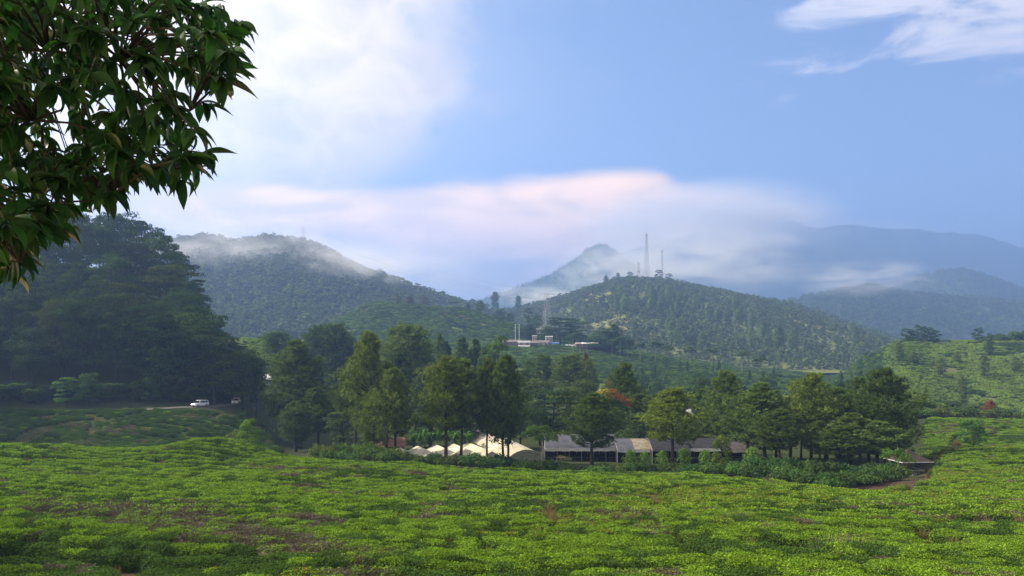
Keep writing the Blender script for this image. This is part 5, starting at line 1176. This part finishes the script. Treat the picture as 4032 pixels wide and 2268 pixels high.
def car(loc, heading, paint, label, group=None, detail=True, L=4.6, H=1.68, W=1.82, lower=None):
    e = empty('car', loc, heading); tag(e, label, 'car', group)
    def sec(x, zb, zt, w, top=0.9):
        h = w / 2; return [(x, -h, zb + 0.12), (x, -h * 0.94, zb), (x, h * 0.94, zb), (x, h, zb + 0.12), (x, h, zt - 0.14), (x, h * top, zt), (x, -h * top, zt), (x, -h, zt - 0.14)]
    hl = L / 2
    secs = [sec(-hl, 0.42, 0.92, W * 0.86), sec(-hl + 0.12, 0.30, 1.0, W * 0.96), sec(-hl + 0.9, 0.27, 1.06, W), sec(0.3, 0.27, 1.04, W), sec(hl - 1.15, 0.27, 1.02, W), sec(hl - 0.45, 0.29, 0.93, W * 0.96), sec(hl - 0.08, 0.34, 0.80, W * 0.88), sec(hl, 0.42, 0.70, W * 0.78)]
    v, f = loft(secs); b = MB(); b.add(v, f)
    cab = [(-hl + 0.05, 1.0, 0.88), (-hl + 0.35, H - 0.10, 0.80), (-hl + 0.9, H, 0.78), (0.15, H, 0.78), (0.55, H - 0.06, 0.78), (hl - 1.25, 1.0, 0.88)]
    v, f = loft([[(x, -W / 2 * wf * 1.06, 0.98), (x, -W / 2 * wf, zt), (x, W / 2 * wf, zt), (x, W / 2 * wf * 1.06, 0.98)] for x, zt, wf in cab]); b.add(v, f)
    b.build('body', M[paint], e)
    if lower: lb = MB(); lb.box((0, 0, 0.5), (L * 0.97, W * 1.012, 0.42)); lb.build('lower_body', M[lower], e)
    g = MB(); g.add([(hl - 1.22, -0.74, 1.05), (hl - 1.22, 0.74, 1.05), (0.60, 0.66, H - 0.12), (0.60, -0.66, H - 0.12)], [(0, 1, 2, 3)]); v = np.array(g.v[0]); g.v[0] = v + np.array((0.06, 0, 0.03)); g.build('windscreen', M['glass'], e)
    for s in (-1, 1):
        for (xa, xb, xc, xd) in ((0.12, hl - 1.45, 0.45, 0.12), (-0.95, 0.04, 0.04, -0.95), (-hl + 0.35, -1.03, -1.03, -hl + 0.55)):
            g = MB(); y0, y1 = s * (W / 2 * 0.935), s * (W / 2 * 0.815)
            q = [(xa, y0, 1.06), (xb, y0, 1.06), (xc, y1, H - 0.14), (xd, y1, H - 0.14)]; g.add(q if s < 0 else q[::-1], [(0, 1, 2, 3)]); g.v[0] = g.v[0] + np.array((0, s * 0.012, 0)); g.build('side_window', M['glass'], e)
    for sx in (-1, 1):
        for s in (-1, 1):
            wh = MB(); c = (sx * L * 0.295, s * (W / 2 - 0.10), 0.34); a = np.linspace(0, 6.283, 14, endpoint=False)
            ring = lambda r, y: [(c[0] + r * math.cos(t), y, c[2] + r * math.sin(t)) for t in a]
            wh.add(ring(0.34, c[1] - 0.11) + ring(0.34, c[1] + 0.11), [(q, (q + 1) % 14, 14 + (q + 1) % 14, 14 + q) for q in range(14)]); wh.add(ring(0.34, c[1] + s * 0.11) + [(c[0], c[1] + s * 0.11, c[2])], [(q, (q + 1) % 14, 14, 14) for q in range(14)]); wo = wh.build('wheel', M['tyre'], e)
            rm = MB(); rm.add(ring(0.22, c[1] + s * 0.122) + [(c[0], c[1] + s * 0.15, c[2])], [(q, (q + 1) % 14, 14, 14) for q in range(14)]); rm.build('rim', M['rim'], wo)
    if detail:
        for s in (-1, 1):
            h_ = MB(); h_.box((hl - 0.16, s * 0.62, 0.74), (0.16, 0.36, 0.14)); h_.build('headlight', M['lamp'], e); h_ = MB(); h_.box((-hl + 0.06, s * 0.72, 0.95), (0.1, 0.2, 0.3)); h_.build('tail_light', M['red_lamp'], e)
            h_ = MB(); h_.box((0.62, s * (W / 2 + 0.08), 1.1), (0.16, 0.18, 0.13)); h_.build('mirror', M[paint], e)
            h_ = MB(); h_.bar((-hl + 0.7, s * 0.62, H + 0.05), (0.3, s * 0.62, H + 0.05), 0.025); h_.build('roof_rail', M['rim'], e)
        gr = MB(); gr.box((hl - 0.03, 0, 0.62), (0.08, 0.9, 0.18)); gr.build('grille', M['trim'], e); bp = MB(); bp.box((hl - 0.05, 0, 0.40), (0.14, 1.5, 0.16)); bp.build('bumper', M['trim'], e)
    return e
p, hd = road_at(198.5); car(p - Vector((0, 0, 0.0)), hd + math.pi + 0.55, 'white_paint', 'white family car driving along the road below the forest')
p, hd = road_at(236.5); car(p, hd + math.pi + 0.25, 'white_paint', 'second car, white over blue, farther up the road bend', lower='blue_paint')

# ------------------------------------------------------------------ masts and pylons
M['mast'] = plain('mast_paint', (0.36, 0.34, 0.36), (0.26, 0.25, 0.28), 0.05, 0.6); M['dish'] = plain('dish_grey', (0.55, 0.55, 0.56), (0.45, 0.45, 0.45), 2.0, 0.6)
def lattice(e, h, w0, w1, n, r, sides=4, name='lattice'):
    """tapering braced tower; legs are parts, bracing one part per face"""
    ang = [math.pi / sides + 2 * math.pi * q / sides for q in range(sides)]
    wid = lambda t: (w0 + (w1 - w0) * t ** 0.8) / 2 * math.sqrt(2)
    pt = lambda q, t: np.array((wid(t) * math.cos(ang[q % sides]), wid(t) * math.sin(ang[q % sides]), h * t))
    ts = np.linspace(0, 1, n + 1) ** 0.92
    for q in range(sides): b = MB(); b.tube([pt(q, t) for t in ts], r, 4); b.build('leg', M['mast'], e)
    for q in range(sides):
        b = MB()
        for i in range(n):
            b.bar(pt(q, ts[i]), pt(q + 1, ts[i + 1]), r * 0.6); b.bar(pt(q + 1, ts[i]), pt(q, ts[i + 1]), r * 0.6); b.bar(pt(q, ts[i + 1]), pt(q + 1, ts[i + 1]), r * 0.6)
        b.build('bracing', M['mast'], e)
def mast_base(px, dz=0.0, t=1.0): return h_tower.on_crest(px, t) + Vector((0, 0, dz - 0.8))
b0 = mast_base(646.5); hh = tz_of(646.5, 231.0, b0[1]) - b0[2]
e = empty('radio_mast', b0, 0.3); tag(e, 'tallest lattice radio mast on the green hilltop', 'mast', 'radio masts on the hill'); lattice(e, hh * 0.93, 10.5, 2.0, 11, 0.15)
m_ = MB(); m_.box((0, 0, hh * 0.93), (4.6, 4.6, 0.5)); m_.build('platform', M['mast'], e); m_ = MB(); m_.tube([(0, 0, hh * 0.93), (0, 0, hh)], 0.45, 6); m_.build('antenna', M['mast'], e)
m_ = MB(); m_.bar((0, 0, 0), (0, 0, hh * 0.93), 0.18); m_.build('cable_ladder', M['mast'], e)
for zf, a in ((0.78, 0.2), (0.53, 0.1), (0.49, 0.5), (0.41, 3.4)):
    m_ = MB(); rr = 2.2; m_.tube([(rr * math.cos(a) + 0.3, rr * math.sin(a), hh * zf), (rr * math.cos(a) + 0.7, rr * math.sin(a) - 0.9, hh * zf)], 0.8, 8); m_.build('dish', M['dish'], e)
b0 = mast_base(662.0); hh = tz_of(662, 249.5, b0[1]) - b0[2]; e = empty('radio_mast', b0); tag(e, 'slim mast with drum antennas right of the tallest mast', 'mast', 'radio masts on the hill'); lattice(e, hh * 0.97, 3.0, 1.7, 12, 0.13, 3)
m_ = MB(); 
for q in range(5): m_.box((math.cos(q * 1.26) * 1.6, math.sin(q * 1.26) * 1.6, hh * 0.95), (0.7, 0.7, 4.6))
m_.build('panel_antenna', M['dish'], e)
for zf, a in ((0.85, 2.8), (0.82, 0.4), (0.56, 0.2), (0.53, 0.2), (0.44, 0.3)): m_ = MB(); m_.tube([(1.5 * math.cos(a), 0.4, hh * zf), (1.9 * math.cos(a), -0.5, hh * zf)], 0.7, 8); m_.build('dish', M['dish'], e)
for q in range(3): m_ = MB(); m_.bar((math.cos(q * 2.09 + 0.5) * 11, math.sin(q * 2.09 + 0.5) * 11, -1), (0, 0, hh * 0.8), 0.06); m_.build('guy_wire', M['mast'], e)
b0 = mast_base(638.5); hh = tz_of(638.5, 262.0, b0[1]) - b0[2]; e = empty('radio_mast', b0); tag(e, 'short lattice mast left of the tallest mast', 'mast', 'radio masts on the hill'); lattice(e, hh, 6.0, 2.2, 7, 0.14); m_ = MB(); m_.box((0, 0, hh * 0.52), (4.2, 4.2, 2.4)); m_.build('platform', M['mast'], e); m_ = MB(); m_.tube([(0, 0, hh * 0.9), (0, 0, hh * 1.02)], 0.8, 6); m_.build('antenna', M['dish'], e)
for px, top, lab in ((628.0, 262.0, 'thin taller whip antenna left of the masts'), (629.2, 266.5, 'thin shorter whip antenna left of the masts')):
    b0 = mast_base(px); hh = tz_of(px, top, b0[1]) - b0[2]; m_ = MB(); m_.tube([(0, 0, 0), (0, 0, hh * 0.6), (0, 0, hh)], [0.32, 0.25, 0.12], 5); o = m_.build('whip_antenna', M['mast']); o.location = b0; tag(o, lab, 'antenna', 'whip antennas')
for px, w, lab in ((629.5, 12, 'low cream hut under the whip antennas'), (640, 9, 'reddish-roofed hut at the foot of the short mast'), (651.5, 5, 'small cream cabin right of the tallest mast'), (646, 10, 'cream equipment hut at the foot of the tallest mast')):
    house('hut', mast_base(px, 1.4, 0.96), 0.1, w, 6, 4.0, 1.6 if 'reddish' in lab else 0.6, 'tile' if 'reddish' in lab else 'white_sheet', 'plaster', lab, 'huts at the masts', 2, cat='hut')
def pylon(base, h, w0, label, arms=3):
    e = empty('pylon', base, 0.5); tag(e, label, 'pylon', 'power pylons'); r = 0.17 * h / 45
    lattice(e, h * 0.62, w0, w0 * 0.34, 6, r); 
    b = MB()
    for q in range(4):
        a = math.pi / 4 + q * math.pi / 2; k_ = w0 * 0.34 / 2 * math.sqrt(2); b.bar((k_ * math.cos(a), k_ * math.sin(a), h * 0.62), (k_ * math.cos(a), k_ * math.sin(a), h), r)
    for i in range(5):
        z0 = h * (0.62 + 0.076 * i); z1 = z0 + h * 0.076; k_ = w0 * 0.17
        for s in (-1, 1): b.bar((-k_, s * k_, z0), (k_, s * k_, z1), r * 0.6); b.bar((k_, s * k_, z0), (-k_, s * k_, z1), r * 0.6)
    b.build('upper_frame', M['mast'], e)
    for q in range(arms):
        z = h * (0.66 + 0.165 * q); c = MB(); L_ = w0 * (0.85, 0.85, 0.85)[q]
        for s in (-1, 1): c.bar((s * L_, 0, z), (0, 0.3, z + 0.9), r * 0.8); c.bar((s * L_, 0, z), (0, -0.3, z - 0.4), r * 0.8); c.bar((s * L_, 0, z), (s * L_, 0, z - 1.8), r * 0.5)
        c.build('cross_arm', M['mast'], e)
    return e
bp = h_left.on_crest(303, 1.0); py1 = pylon(bp + Vector((0, 0, 2)), tz_of(303, 227, bp[1]) - bp[2] - 2, 9.5, 'pylon standing on the misty hilltop at left')
bp = gpos(547, 705); py2 = pylon(bp, tz_of(547, 294, 705) - bp[2], 10.5, 'pylon in front of the sunlit mast hill')
M['cable'] = plain('cable', (0.12, 0.12, 0.13), (0.1, 0.1, 0.1), 1.0, 0.6)
for q, (sx, zz) in enumerate(((-1, 0.66), (-1, 0.83), (1, 0.66), (1, 0.83), (1, 0.99))):
    a = py1.matrix_basis @ Vector((sx * 8, 0, 44 * 0 + (tz_of(303, 227, h_left.on_crest(303)[1]) - h_left.on_crest(303)[2]) * zz)); b_ = py2.matrix_basis @ Vector((sx * 8.5, 0, (tz_of(547, 294, 705) - gpos(547, 705)[2]) * zz))
    t = np.linspace(0, 1, 24)[:, None]; pts = np.array(a) * (1 - t) + np.array(b_) * t; pts[:, 2] -= 22 * 4 * t[:, 0] * (1 - t[:, 0]) * 0.5
    cb_ = MB(); cb_.tube(pts, 0.07, 3, 0.5, 0, False); tag(cb_.build('power_line', M['cable']), 'thin power line sagging between the two pylons', 'cable', 'power lines')

# ------------------------------------------------------------------ village on the shoulder
VH = 'buildings of the hillside village'
M['rust_roof'] = plain('rusted_sheet', (0.19, 0.165, 0.15), (0.12, 0.105, 0.095), 0.6, 0.8); M['blue_tarp'] = plain('blue_tarpaulin', (0.07, 0.14, 0.36), (0.05, 0.10, 0.28), 1.0, 0.7); M['pale_sheet'] = plain('dull_sheet_roof', (0.34, 0.34, 0.35), (0.24, 0.24, 0.25), 1.0, 0.8); M['mint'] = plain('mint_wall', (0.38, 0.62, 0.50), (0.30, 0.5, 0.42), 1.0, 0.8)
for px, py, d, w, dp, wall, rise, roofm, wallm, lab in (
 (511, 346.5, 585, 14, 7, 3.5, 1.5, 'rust_roof', 'wood', 'long low house with patchy rust roof, left end of the village'),
 (524, 346.0, 583, 9, 7, 2.6, 1.4, 'pale_sheet', 'plaster', 'house with a bright white roof left in the village'),
 (524, 350.5, 578, 8, 5, 3.0, 0.8, 'pale_sheet', 'mint', 'mint green wall below the white-roofed house'),
 (533, 347.0, 588, 8, 6, 3.0, 1.4, 'rust_roof', 'wood', 'rust-roofed shack in the middle of the village'),
 (541, 346.5, 590, 12, 6, 3.0, 1.6, 'rust_roof', 'plaster', 'long brown-roofed house in the middle of the village'),
 (534.5, 342.5, 598, 3.2, 3, 5.0, 0.4, 'pale_sheet', 'plaster', 'narrow white tower house in the village'),
 (549, 344.0, 598, 5, 4, 5.5, 0.6, 'pale_sheet', 'plaster', 'white two-storey house beside the blue tarpaulin'),
 (553, 345.8, 590, 8, 5, 1.8, 1.0, 'blue_tarp', 'wood', 'stall under a blue tarpaulin roof'),
 (541, 333.5, 655, 7, 5, 3.5, 0.6, 'pale_sheet', 'plaster', 'small white hut above the village'),
 (581, 346.5, 588, 8, 4, 2.2, 0.8, 'plaster', 'wood', 'stall with a pale awning beside the parked cars'),
 (590, 346.8, 586, 12, 5, 2.4, 1.0, 'white_sheet', 'wood', 'long stall with a white awning, right end of the village'),
 (594, 343.0, 600, 10, 5, 4.0, 0.5, 'brown_roof', 'plaster', 'flat-roofed pale-walled building at the right end'),
 (488, 352.0, 560, 4, 4, 3.0, 0.8, 'pale_sheet', 'plaster', 'tiny white hut left of the dark broad tree')):
    house('village_house', P(px, py, d), random.uniform(-0.15, 0.15), w, dp, wall, rise, roofm, wallm, lab, VH, 3 if w > 9 else 2)
M['silver_paint'] = plain('silver_car_paint', (0.5, 0.52, 0.55), (0.45, 0.47, 0.5), 1.0, 0.35)
for q in range(14):
    px = 560 + q * 1.95 + random.uniform(-0.4, 0.4)
    car(P(px, 347.0 - 0.4 * (q % 2), 592 + (q % 3) * 3), random.uniform(1.3, 1.9), ('white_paint', 'silver_paint', 'white_paint')[q % 3], 'small parked car in the row on the village shoulder', 'cars parked by the village', False)
tb_ = MB(); tb_.box((0, 0, -1.5), (62, 16, 3.0)); o = tb_.build('car_park', M['road']); o.location = P(575, 347.4, 596); tag(o, kind='structure')
M['mast_green'] = plain('pale_green_pole', (0.50, 0.60, 0.58), (0.42, 0.5, 0.5), 1.0, 0.6)
for px, top, base, lab in ((515.3, 324.5, 344, 'left tall pale floodlight mast by the village'), (519.2, 324.8, 344, 'right tall pale floodlight mast by the village')):
    a = P(px, base, 600); b_ = P(px, top, 600); e = empty('floodlight_mast', a); tag(e, lab, 'mast', 'floodlight masts'); h = b_[2] - a[2]
    m_ = MB(); m_.tube([(0, 0, -3), (0, 0, h)], [0.28, 0.22], 6); m_.build('pole', M['mast_green'], e); m_ = MB(); m_.box((0, -0.3, h), (1.6, 0.4, 0.5)); m_.build('lamp_head', M['mast_green'], e)
for px, d, top, base, lab in ((662, 300, 399, 415, 'street lamp with curved arm, left in the valley'), (684, 280, 402, 418, 'thick curved street lamp behind the yellow-green pine'), (741, 290, 404, 420, 'double-armed street lamp right in the valley'), (556.5, 600, 333, 346, 'lamp post above the parked cars')):
    a = P(px, base, d); h = tz_of(px, top, d) - a[2]; e = empty('street_lamp', a); tag(e, lab, 'street lamp'); s = 1 if px == 684 else -1
    m_ = MB(); m_.tube([(0, 0, -4), (0, 0, h * 0.85), (0, 0, h * 0.93), (s * 0.5, 0, h), (s * 1.6, 0, h + 0.1)], [0.14, 0.12, 0.11, 0.10, 0.08], 6); m_.build('pole', M['steel'], e); m_ = MB(); m_.box((s * 2.0, 0, h + 0.1), (1.0, 0.4, 0.16)); m_.build('lamp_head', M['white_sheet'], e)
for px, py, d, w, roofm, lab in ((267, 379, 285, 5, 'white_sheet', 'house with a pale roof glimpsed left of the tall open pine'), (266, 385, 275, 6, 'plaster', 'low pale wall below the pale roof in the trees'), (296, 357, 350, 7, 'blue_tarp', 'house with a light blue roof behind the tall open pine'), (249, 376, 260, 8, 'dark_tile', 'small dark brick house between the forest and pines'),
   (695, 405, 290, 6, 'tile', 'house with a reddish roof in the valley behind the pines'), (698, 414, 270, 7, 'pale_sheet', 'house with a whitish roof below the reddish one'), (659, 411, 280, 5, 'pale_sheet', 'small white-roofed house behind the domed pine'), (395, 352, 330, 6, 'blue_tarp', 'bluish roof behind the tallest pine')):
    house('house', P(px, py, d) - Vector((0, 0, 2.6)), random.uniform(-0.4, 0.4), w, 5, 2.6, 1.8, roofm, 'plaster', lab, 'houses in the valley', 2)
# ------------------------------------------------------------------ the tree beside the camera, upper left
def leaf_mesh(L, w, droop, fold, twist, seed):
    n = 9; s = np.linspace(0, 1, n); prof = np.sin(np.pi * s ** 0.86) ** 0.85 * (1 - 0.55 * s ** 6); prof[-1] = 0.0; prof[0] = 0.10
    prof = prof * (1 + 0.05 * np.sin(9 * s + seed)); b = MB(); ang = droop * s ** 1.2
    cx = np.concatenate([[0], np.cumsum(np.cos(ang[:-1]) * L / (n - 1))]); cz = -np.concatenate([[0], np.cumsum(np.sin(ang[:-1]) * L / (n - 1))])
    rows = []
    for sg in (-1, 0, 1):
        y = sg * prof * w / 2; tw = twist * s
        rows.append(np.stack([cx, y * np.cos(tw), cz + abs(sg) * fold * prof * w + y * np.sin(tw)], 1))
    b.add(np.concatenate(rows), grid_faces(3, n)[:, ::-1], 0.15 + 0.7 * ((seed * 0.37) % 1))
    b.tube([(-0.022, 0, 0.0), (0, 0, 0), (L * 0.3, 0, np.interp(L * 0.3, cx, cz) + 0.0005)], [0.0016, 0.0014, 0.0008], 3, 0.9, 0, False)
    return b.mesh('leaf', M['near'], True)
LEAVES = [leaf_mesh(0.155, 0.052, 0.9, 0.22, 0.15, 1), leaf_mesh(0.14, 0.050, 1.3, 0.18, -0.25, 2), leaf_mesh(0.165, 0.050, 0.5, 0.25, 0.3, 3), leaf_mesh(0.13, 0.046, 1.6, 0.12, 0.1, 4), leaf_mesh(0.15, 0.056, 0.7, 0.28, -0.1, 5), leaf_mesh(0.115, 0.042, 1.0, 0.2, 0.4, 6)]
OUT = [(-40, -40), (180, -40), (194, 4), (205, 14), (236, 16), (240, 26), (254, 46), (250, 60), (238, 90), (222, 100), (208, 118), (212, 138), (222, 150), (224, 172), (206, 188), (196, 200), (174, 194), (160, 178), (138, 182), (130, 200), (124, 214), (104, 210), (80, 214), (72, 246), (44, 240), (38, 268), (8, 284), (-40, 280)]
def inside(x, y):
    c = False; n = len(OUT); j = n - 1
    for i in range(n):
        xi, yi = OUT[i]; xj, yj = OUT[j]
        if (yi > y) != (yj > y) and x < (xj - xi) * (y - yi) / (yj - yi) + xi: c = not c
        j = i
    return c
tr_base = Vector((-4.6, 3.3, float(gz(-4.6, 3.3)) - 0.2))
nt = empty('foreground_tree', tr_base); tag(nt, 'glossy dark-leaved tree hanging into the upper left corner', 'tree')
tbm = MB(); tb_pts = [np.array((0, 0, 0)), np.array((0.1, 0.1, 1.2)), np.array((0.05, 0.35, 2.2)), np.array((0.2, 0.5, 3.4)), np.array((0.35, 0.6, 4.8))]
tbm.tube(tb_pts, [0.24, 0.19, 0.17, 0.13, 0.07], 10); tbm.build('trunk', M['bark'], nt, True)
TB = np.array(tr_base)
limbs = []                                     # main limbs in world space, each a polyline reaching into the picture
for (px, py, d), start, r in (((232, 40, 4.3), 3, 0.045), ((190, 110, 4.0), 3, 0.05), ((215, 165, 4.1), 2, 0.045), ((120, 60, 3.7), 3, 0.05), ((110, 150, 4.4), 2, 0.045), ((105, 200, 3.8), 2, 0.035), ((20, 262, 3.6), 2, 0.03), ((30, 120, 3.6), 3, 0.045), ((60, 20, 4.8), 4, 0.05), ((170, -10, 4.6), 4, 0.045)):
    a = TB + tb_pts[start]; e = np.array(P(px, py, d)); m1 = a + (e - a) * 0.35 + (0, 0.1, 0.25 + 0.1 * RNG.random()); m2 = a + (e - a) * 0.72 + (0, 0, 0.18)
    t = np.linspace(0, 1, 14)[:, None]; pts = (1 - t) ** 3 * a + 3 * (1 - t) ** 2 * t * m1 + 3 * (1 - t) * t ** 2 * m2 + t ** 3 * e
    b = MB(); b.tube(pts - TB, np.linspace(r * 0.6, 0.004, 14), 7); b.build('branch', M['bark'], nt, True); limbs.append(pts)
LP = np.concatenate(limbs)
tips = []
edge_pts = []                                  # rosettes that draw the outline
for i in range(len(OUT)):
    x0, y0 = OUT[i]; x1, y1 = OUT[(i + 1) % len(OUT)]; n = max(1, int(math.hypot(x1 - x0, y1 - y0) / 13))
    for q in range(n):
        t = (q + 0.5) / n; x, y = x0 + (x1 - x0) * t, y0 + (y1 - y0) * t
        cx, cy = 60, 60; k_ = 12.0 / max(1, math.hypot(x - cx, y - cy)); x += (cx - x) * k_; y += (cy - y) * k_ - 6
        if -35 < x and -35 < y and (x > 5 or y > 5): edge_pts.append((x, y))
for x, y in edge_pts:
    if random.random() < 0.72: tips.append((x + random.uniform(-16, 7), y + random.uniform(-12, 10), random.uniform(3.7, 4.3)))
while len(tips) < 390:
    x, y = random.uniform(-35, 240), random.uniform(-35, 270)
    if inside(x, y) and inside(x + 8, y + 12): tips.append((x, y, random.uniform(3.1, 5.4)))
twb = MB(); rec = []
for (x, y, d) in tips:
    c = np.array(P(x, y, d)); j = int(np.argmin(np.linalg.norm(LP - c, axis=1) + np.where(LP[:, 0] > c[0] + 0.05, 0.4, 0))); a = LP[j]
    m = (a + c) / 2 + RNG.normal(size=3) * 0.03 + (0, 0, 0.04); twb.tube(np.array([a, m, c]) - TB, [0.007, 0.005, 0.0032], 5, 0.5, 0, False)
    ax = unit((c - m)[None])[0]; nl = random.randint(6, 10)
    for q in range(nl):
        az = q * 2.399 + random.random() * 0.6; back = random.random() * 0.07
        side = unit(np.cross(ax, (0, 0, 1.0))[None])[0]; up = np.cross(side, ax)
        dirn = unit((ax * random.uniform(0.2, 0.9) + (side * math.cos(az) + up * math.sin(az) * 0.6) * 0.9 + np.array((0.12, 0, -0.35)))[None])[0]
        rec.append((c - ax * back, dirn, random.randrange(6), random.uniform(0.68, 1.08), random.uniform(-0.7, 0.7)))
twb.build('twigs', M['bark'], nt)['kind'] = 'stuff'
def leaf_matrix(o, dirn, roll, s):
    x = Vector(dirn).normalized(); z = Vector((0, 0, 1)); y = z.cross(x); y = y.normalized() if y.length > 1e-3 else Vector((0, 1, 0)); z = x.cross(y)
    m = Matrix((x, y, z)).transposed().to_4x4() @ Matrix.Rotation(roll, 4, 'X') @ Matrix.Scale(s, 4)
    m.translation = Vector(o); return m
def shows(r):
    o = r[0]; px = o[0] / o[1] * F + 512; py = YH - o[2] / o[1] * F
    return (-5 < px < 300 and -5 < py < 300)
order = sorted(range(len(rec)), key=lambda i: (not shows(rec[i]), rec[i][0][1]))
rest_b = MB()
for n_, i in enumerate(order):
    o, dn, k_, s, roll = rec[i]; mtx = leaf_matrix(np.array(o) - TB, dn, roll, s)
    if n_ < 300:
        lo = link('leaf', LEAVES[k_], nt); lo.matrix_local = mtx; t = random.uniform(0.8, 1.2); lo.color = (t * random.choice([0.9, 1, 1, 1, 1.1]), t, t * 0.95, 1)
    else:
        me = LEAVES[k_]; v = np.array([mtx @ q.co for q in me.vertices]); f = [tuple(p.vertices) + ((p.vertices[2],) if len(p.vertices) == 3 else ()) for p in me.polygons]; rest_b.add(v, f, random.random())
hid = [(np.array(c) - TB, np.array(r)) for c, r in (((-4.4, 3.2, 1.0), (1.1, 1.1, 0.8)), ((-3.9, 4.3, 1.7), (0.9, 0.9, 0.7)), ((-4.6, 4.6, 0.6), (1.1, 1.0, 0.8)), ((-4.9, 3.6, 2.2), (1.2, 1.1, 0.8)), ((-4.2, 2.6, 2.3), (0.9, 0.9, 0.8)), ((-5.4, 4.2, 1.3), (1.0, 1.0, 0.9)), ((-3.9, 3.6, 2.6), (0.9, 0.8, 0.7)))]
lobed_crown(rest_b, hid, 620, 0.15, 0.3, 0.36)       # the crown beyond the left border
rest_b.build('foliage', M['near'], nt, True)['kind'] = 'stuff'
# ------------------------------------------------------------------ mist lying on the hills: closed soft-edged puffs of fog
def mist_mat(name, dens, scale):
    m = bpy.data.materials.new(name); m.use_nodes = True; m.node_tree.nodes.clear(); t = NT(m.node_tree)
    tc = t.n('ShaderNodeTexCoord'); oi = t.n('ShaderNodeObjectInfo')
    ln = t.n('ShaderNodeVectorMath', operation='LENGTH'); m.node_tree.links.new(tc.outputs['Object'], ln.inputs[0])
    fall = t.sstep(ln.outputs['Value'], 1.0, 0.15)
    add = t.n('ShaderNodeVectorMath', operation='ADD'); m.node_tree.links.new(tc.outputs['Object'], add.inputs[0]); m.node_tree.links.new(oi.outputs['Location'], add.inputs[1])
    n = t.noise(add.outputs[0], scale, 3.0, 0.55, 0.6)
    d = t.m('MULTIPLY', t.m('MULTIPLY', fall, t.sstep(n, 0.40, 0.66)), dens)
    v = t.n('ShaderNodeVolumePrincipled'); v.inputs['Color'].default_value = (0.93, 0.95, 1.0, 1); v.inputs['Anisotropy'].default_value = 0.25; t.put(v.inputs['Density'], d)
    o = t.n('ShaderNodeOutputMaterial'); m.node_tree.links.new(v.outputs[0], o.inputs['Volume']); return m
def puff_mesh():
    b = MB(); n, r = 16, 9; v = []; f = []
    for i in range(r + 1):
        ph = math.pi * i / r
        for j in range(n): th = 2 * math.pi * j / n; v.append((math.sin(ph) * math.cos(th), math.sin(ph) * math.sin(th), math.cos(ph)))
    for i in range(r):
        for j in range(n): f.append((i * n + j, (i + 1) * n + j, (i + 1) * n + (j + 1) % n, i * n + (j + 1) % n))
    b.add(v, f); return b
PUFF = puff_mesh()
for q, (px, py, d, rx_px, rz_px, ry, dens, sc_, lab) in enumerate((
  (250, 250, 1120, 120, 42, 170, 0.013, 1.6, 'pale mist veiling the crest of the left hill'),
  (345, 268, 1120, 85, 30, 150, 0.009, 1.6, 'thin mist on the right shoulder of the left hill'),
  (690, 262, 2100, 150, 42, 300, 0.007, 2.6, 'white mist bank behind the radio masts'),
  (600, 270, 2300, 60, 30, 250, 0.005, 2.6, 'mist drifting across the pointed peak'),
  (715, 226, 4300, 165, 48, 700, 0.009, 1.5, 'cloud wrapping the left shoulder of the far mountain'),
  (860, 278, 2150, 90, 22, 220, 0.006, 2.8, 'wisps of mist over the wooded ridge at right'),
  (395, 272, 2500, 130, 50, 420, 0.0026, 1.3, 'bright fog filling the valley mouth beyond the left hill'),
  (545, 296, 1750, 70, 14, 160, 0.010, 2.8, 'low mist strip behind the saddle'))):
    me = PUFF.mesh('mist', mist_mat('mist_%d' % q, dens, sc_)); o = link('mist', me); c = P(px, py, d); o.location = c; o.scale = (rx_px / F * d, ry, rz_px / F * d); tag(o, lab, 'mist', kind='stuff')
# ------------------------------------------------------------------ haze: the air between the hills
def haze_box():
    b = MB(); zb = float(ZG.min()) - 2.0; zt = max(float(h.Z.max()) for h in HILLS.values()) + 25.0
    xs = float(GX.min()) - 30, float(GX.max()) + 30
    b.box((sum(xs) / 2, (10600 - 80) / 2, (zb + zt) / 2), (xs[1] - xs[0], 10680, zt - zb))
    m = bpy.data.materials.new('haze_air'); m.use_nodes = True; m.node_tree.nodes.clear()
    t = NT(m.node_tree); v = t.n('ShaderNodeVolumePrincipled')
    v.inputs['Color'].default_value = HAZE_COLOR; v.inputs['Density'].default_value = HAZE_DENSITY; v.inputs['Anisotropy'].default_value = HAZE_ANISO
    o = t.n('ShaderNodeOutputMaterial'); m.node_tree.links.new(v.outputs[0], o.inputs['Volume'])
    ob = b.build('haze', m); tag(ob, kind='stuff')
haze_box()
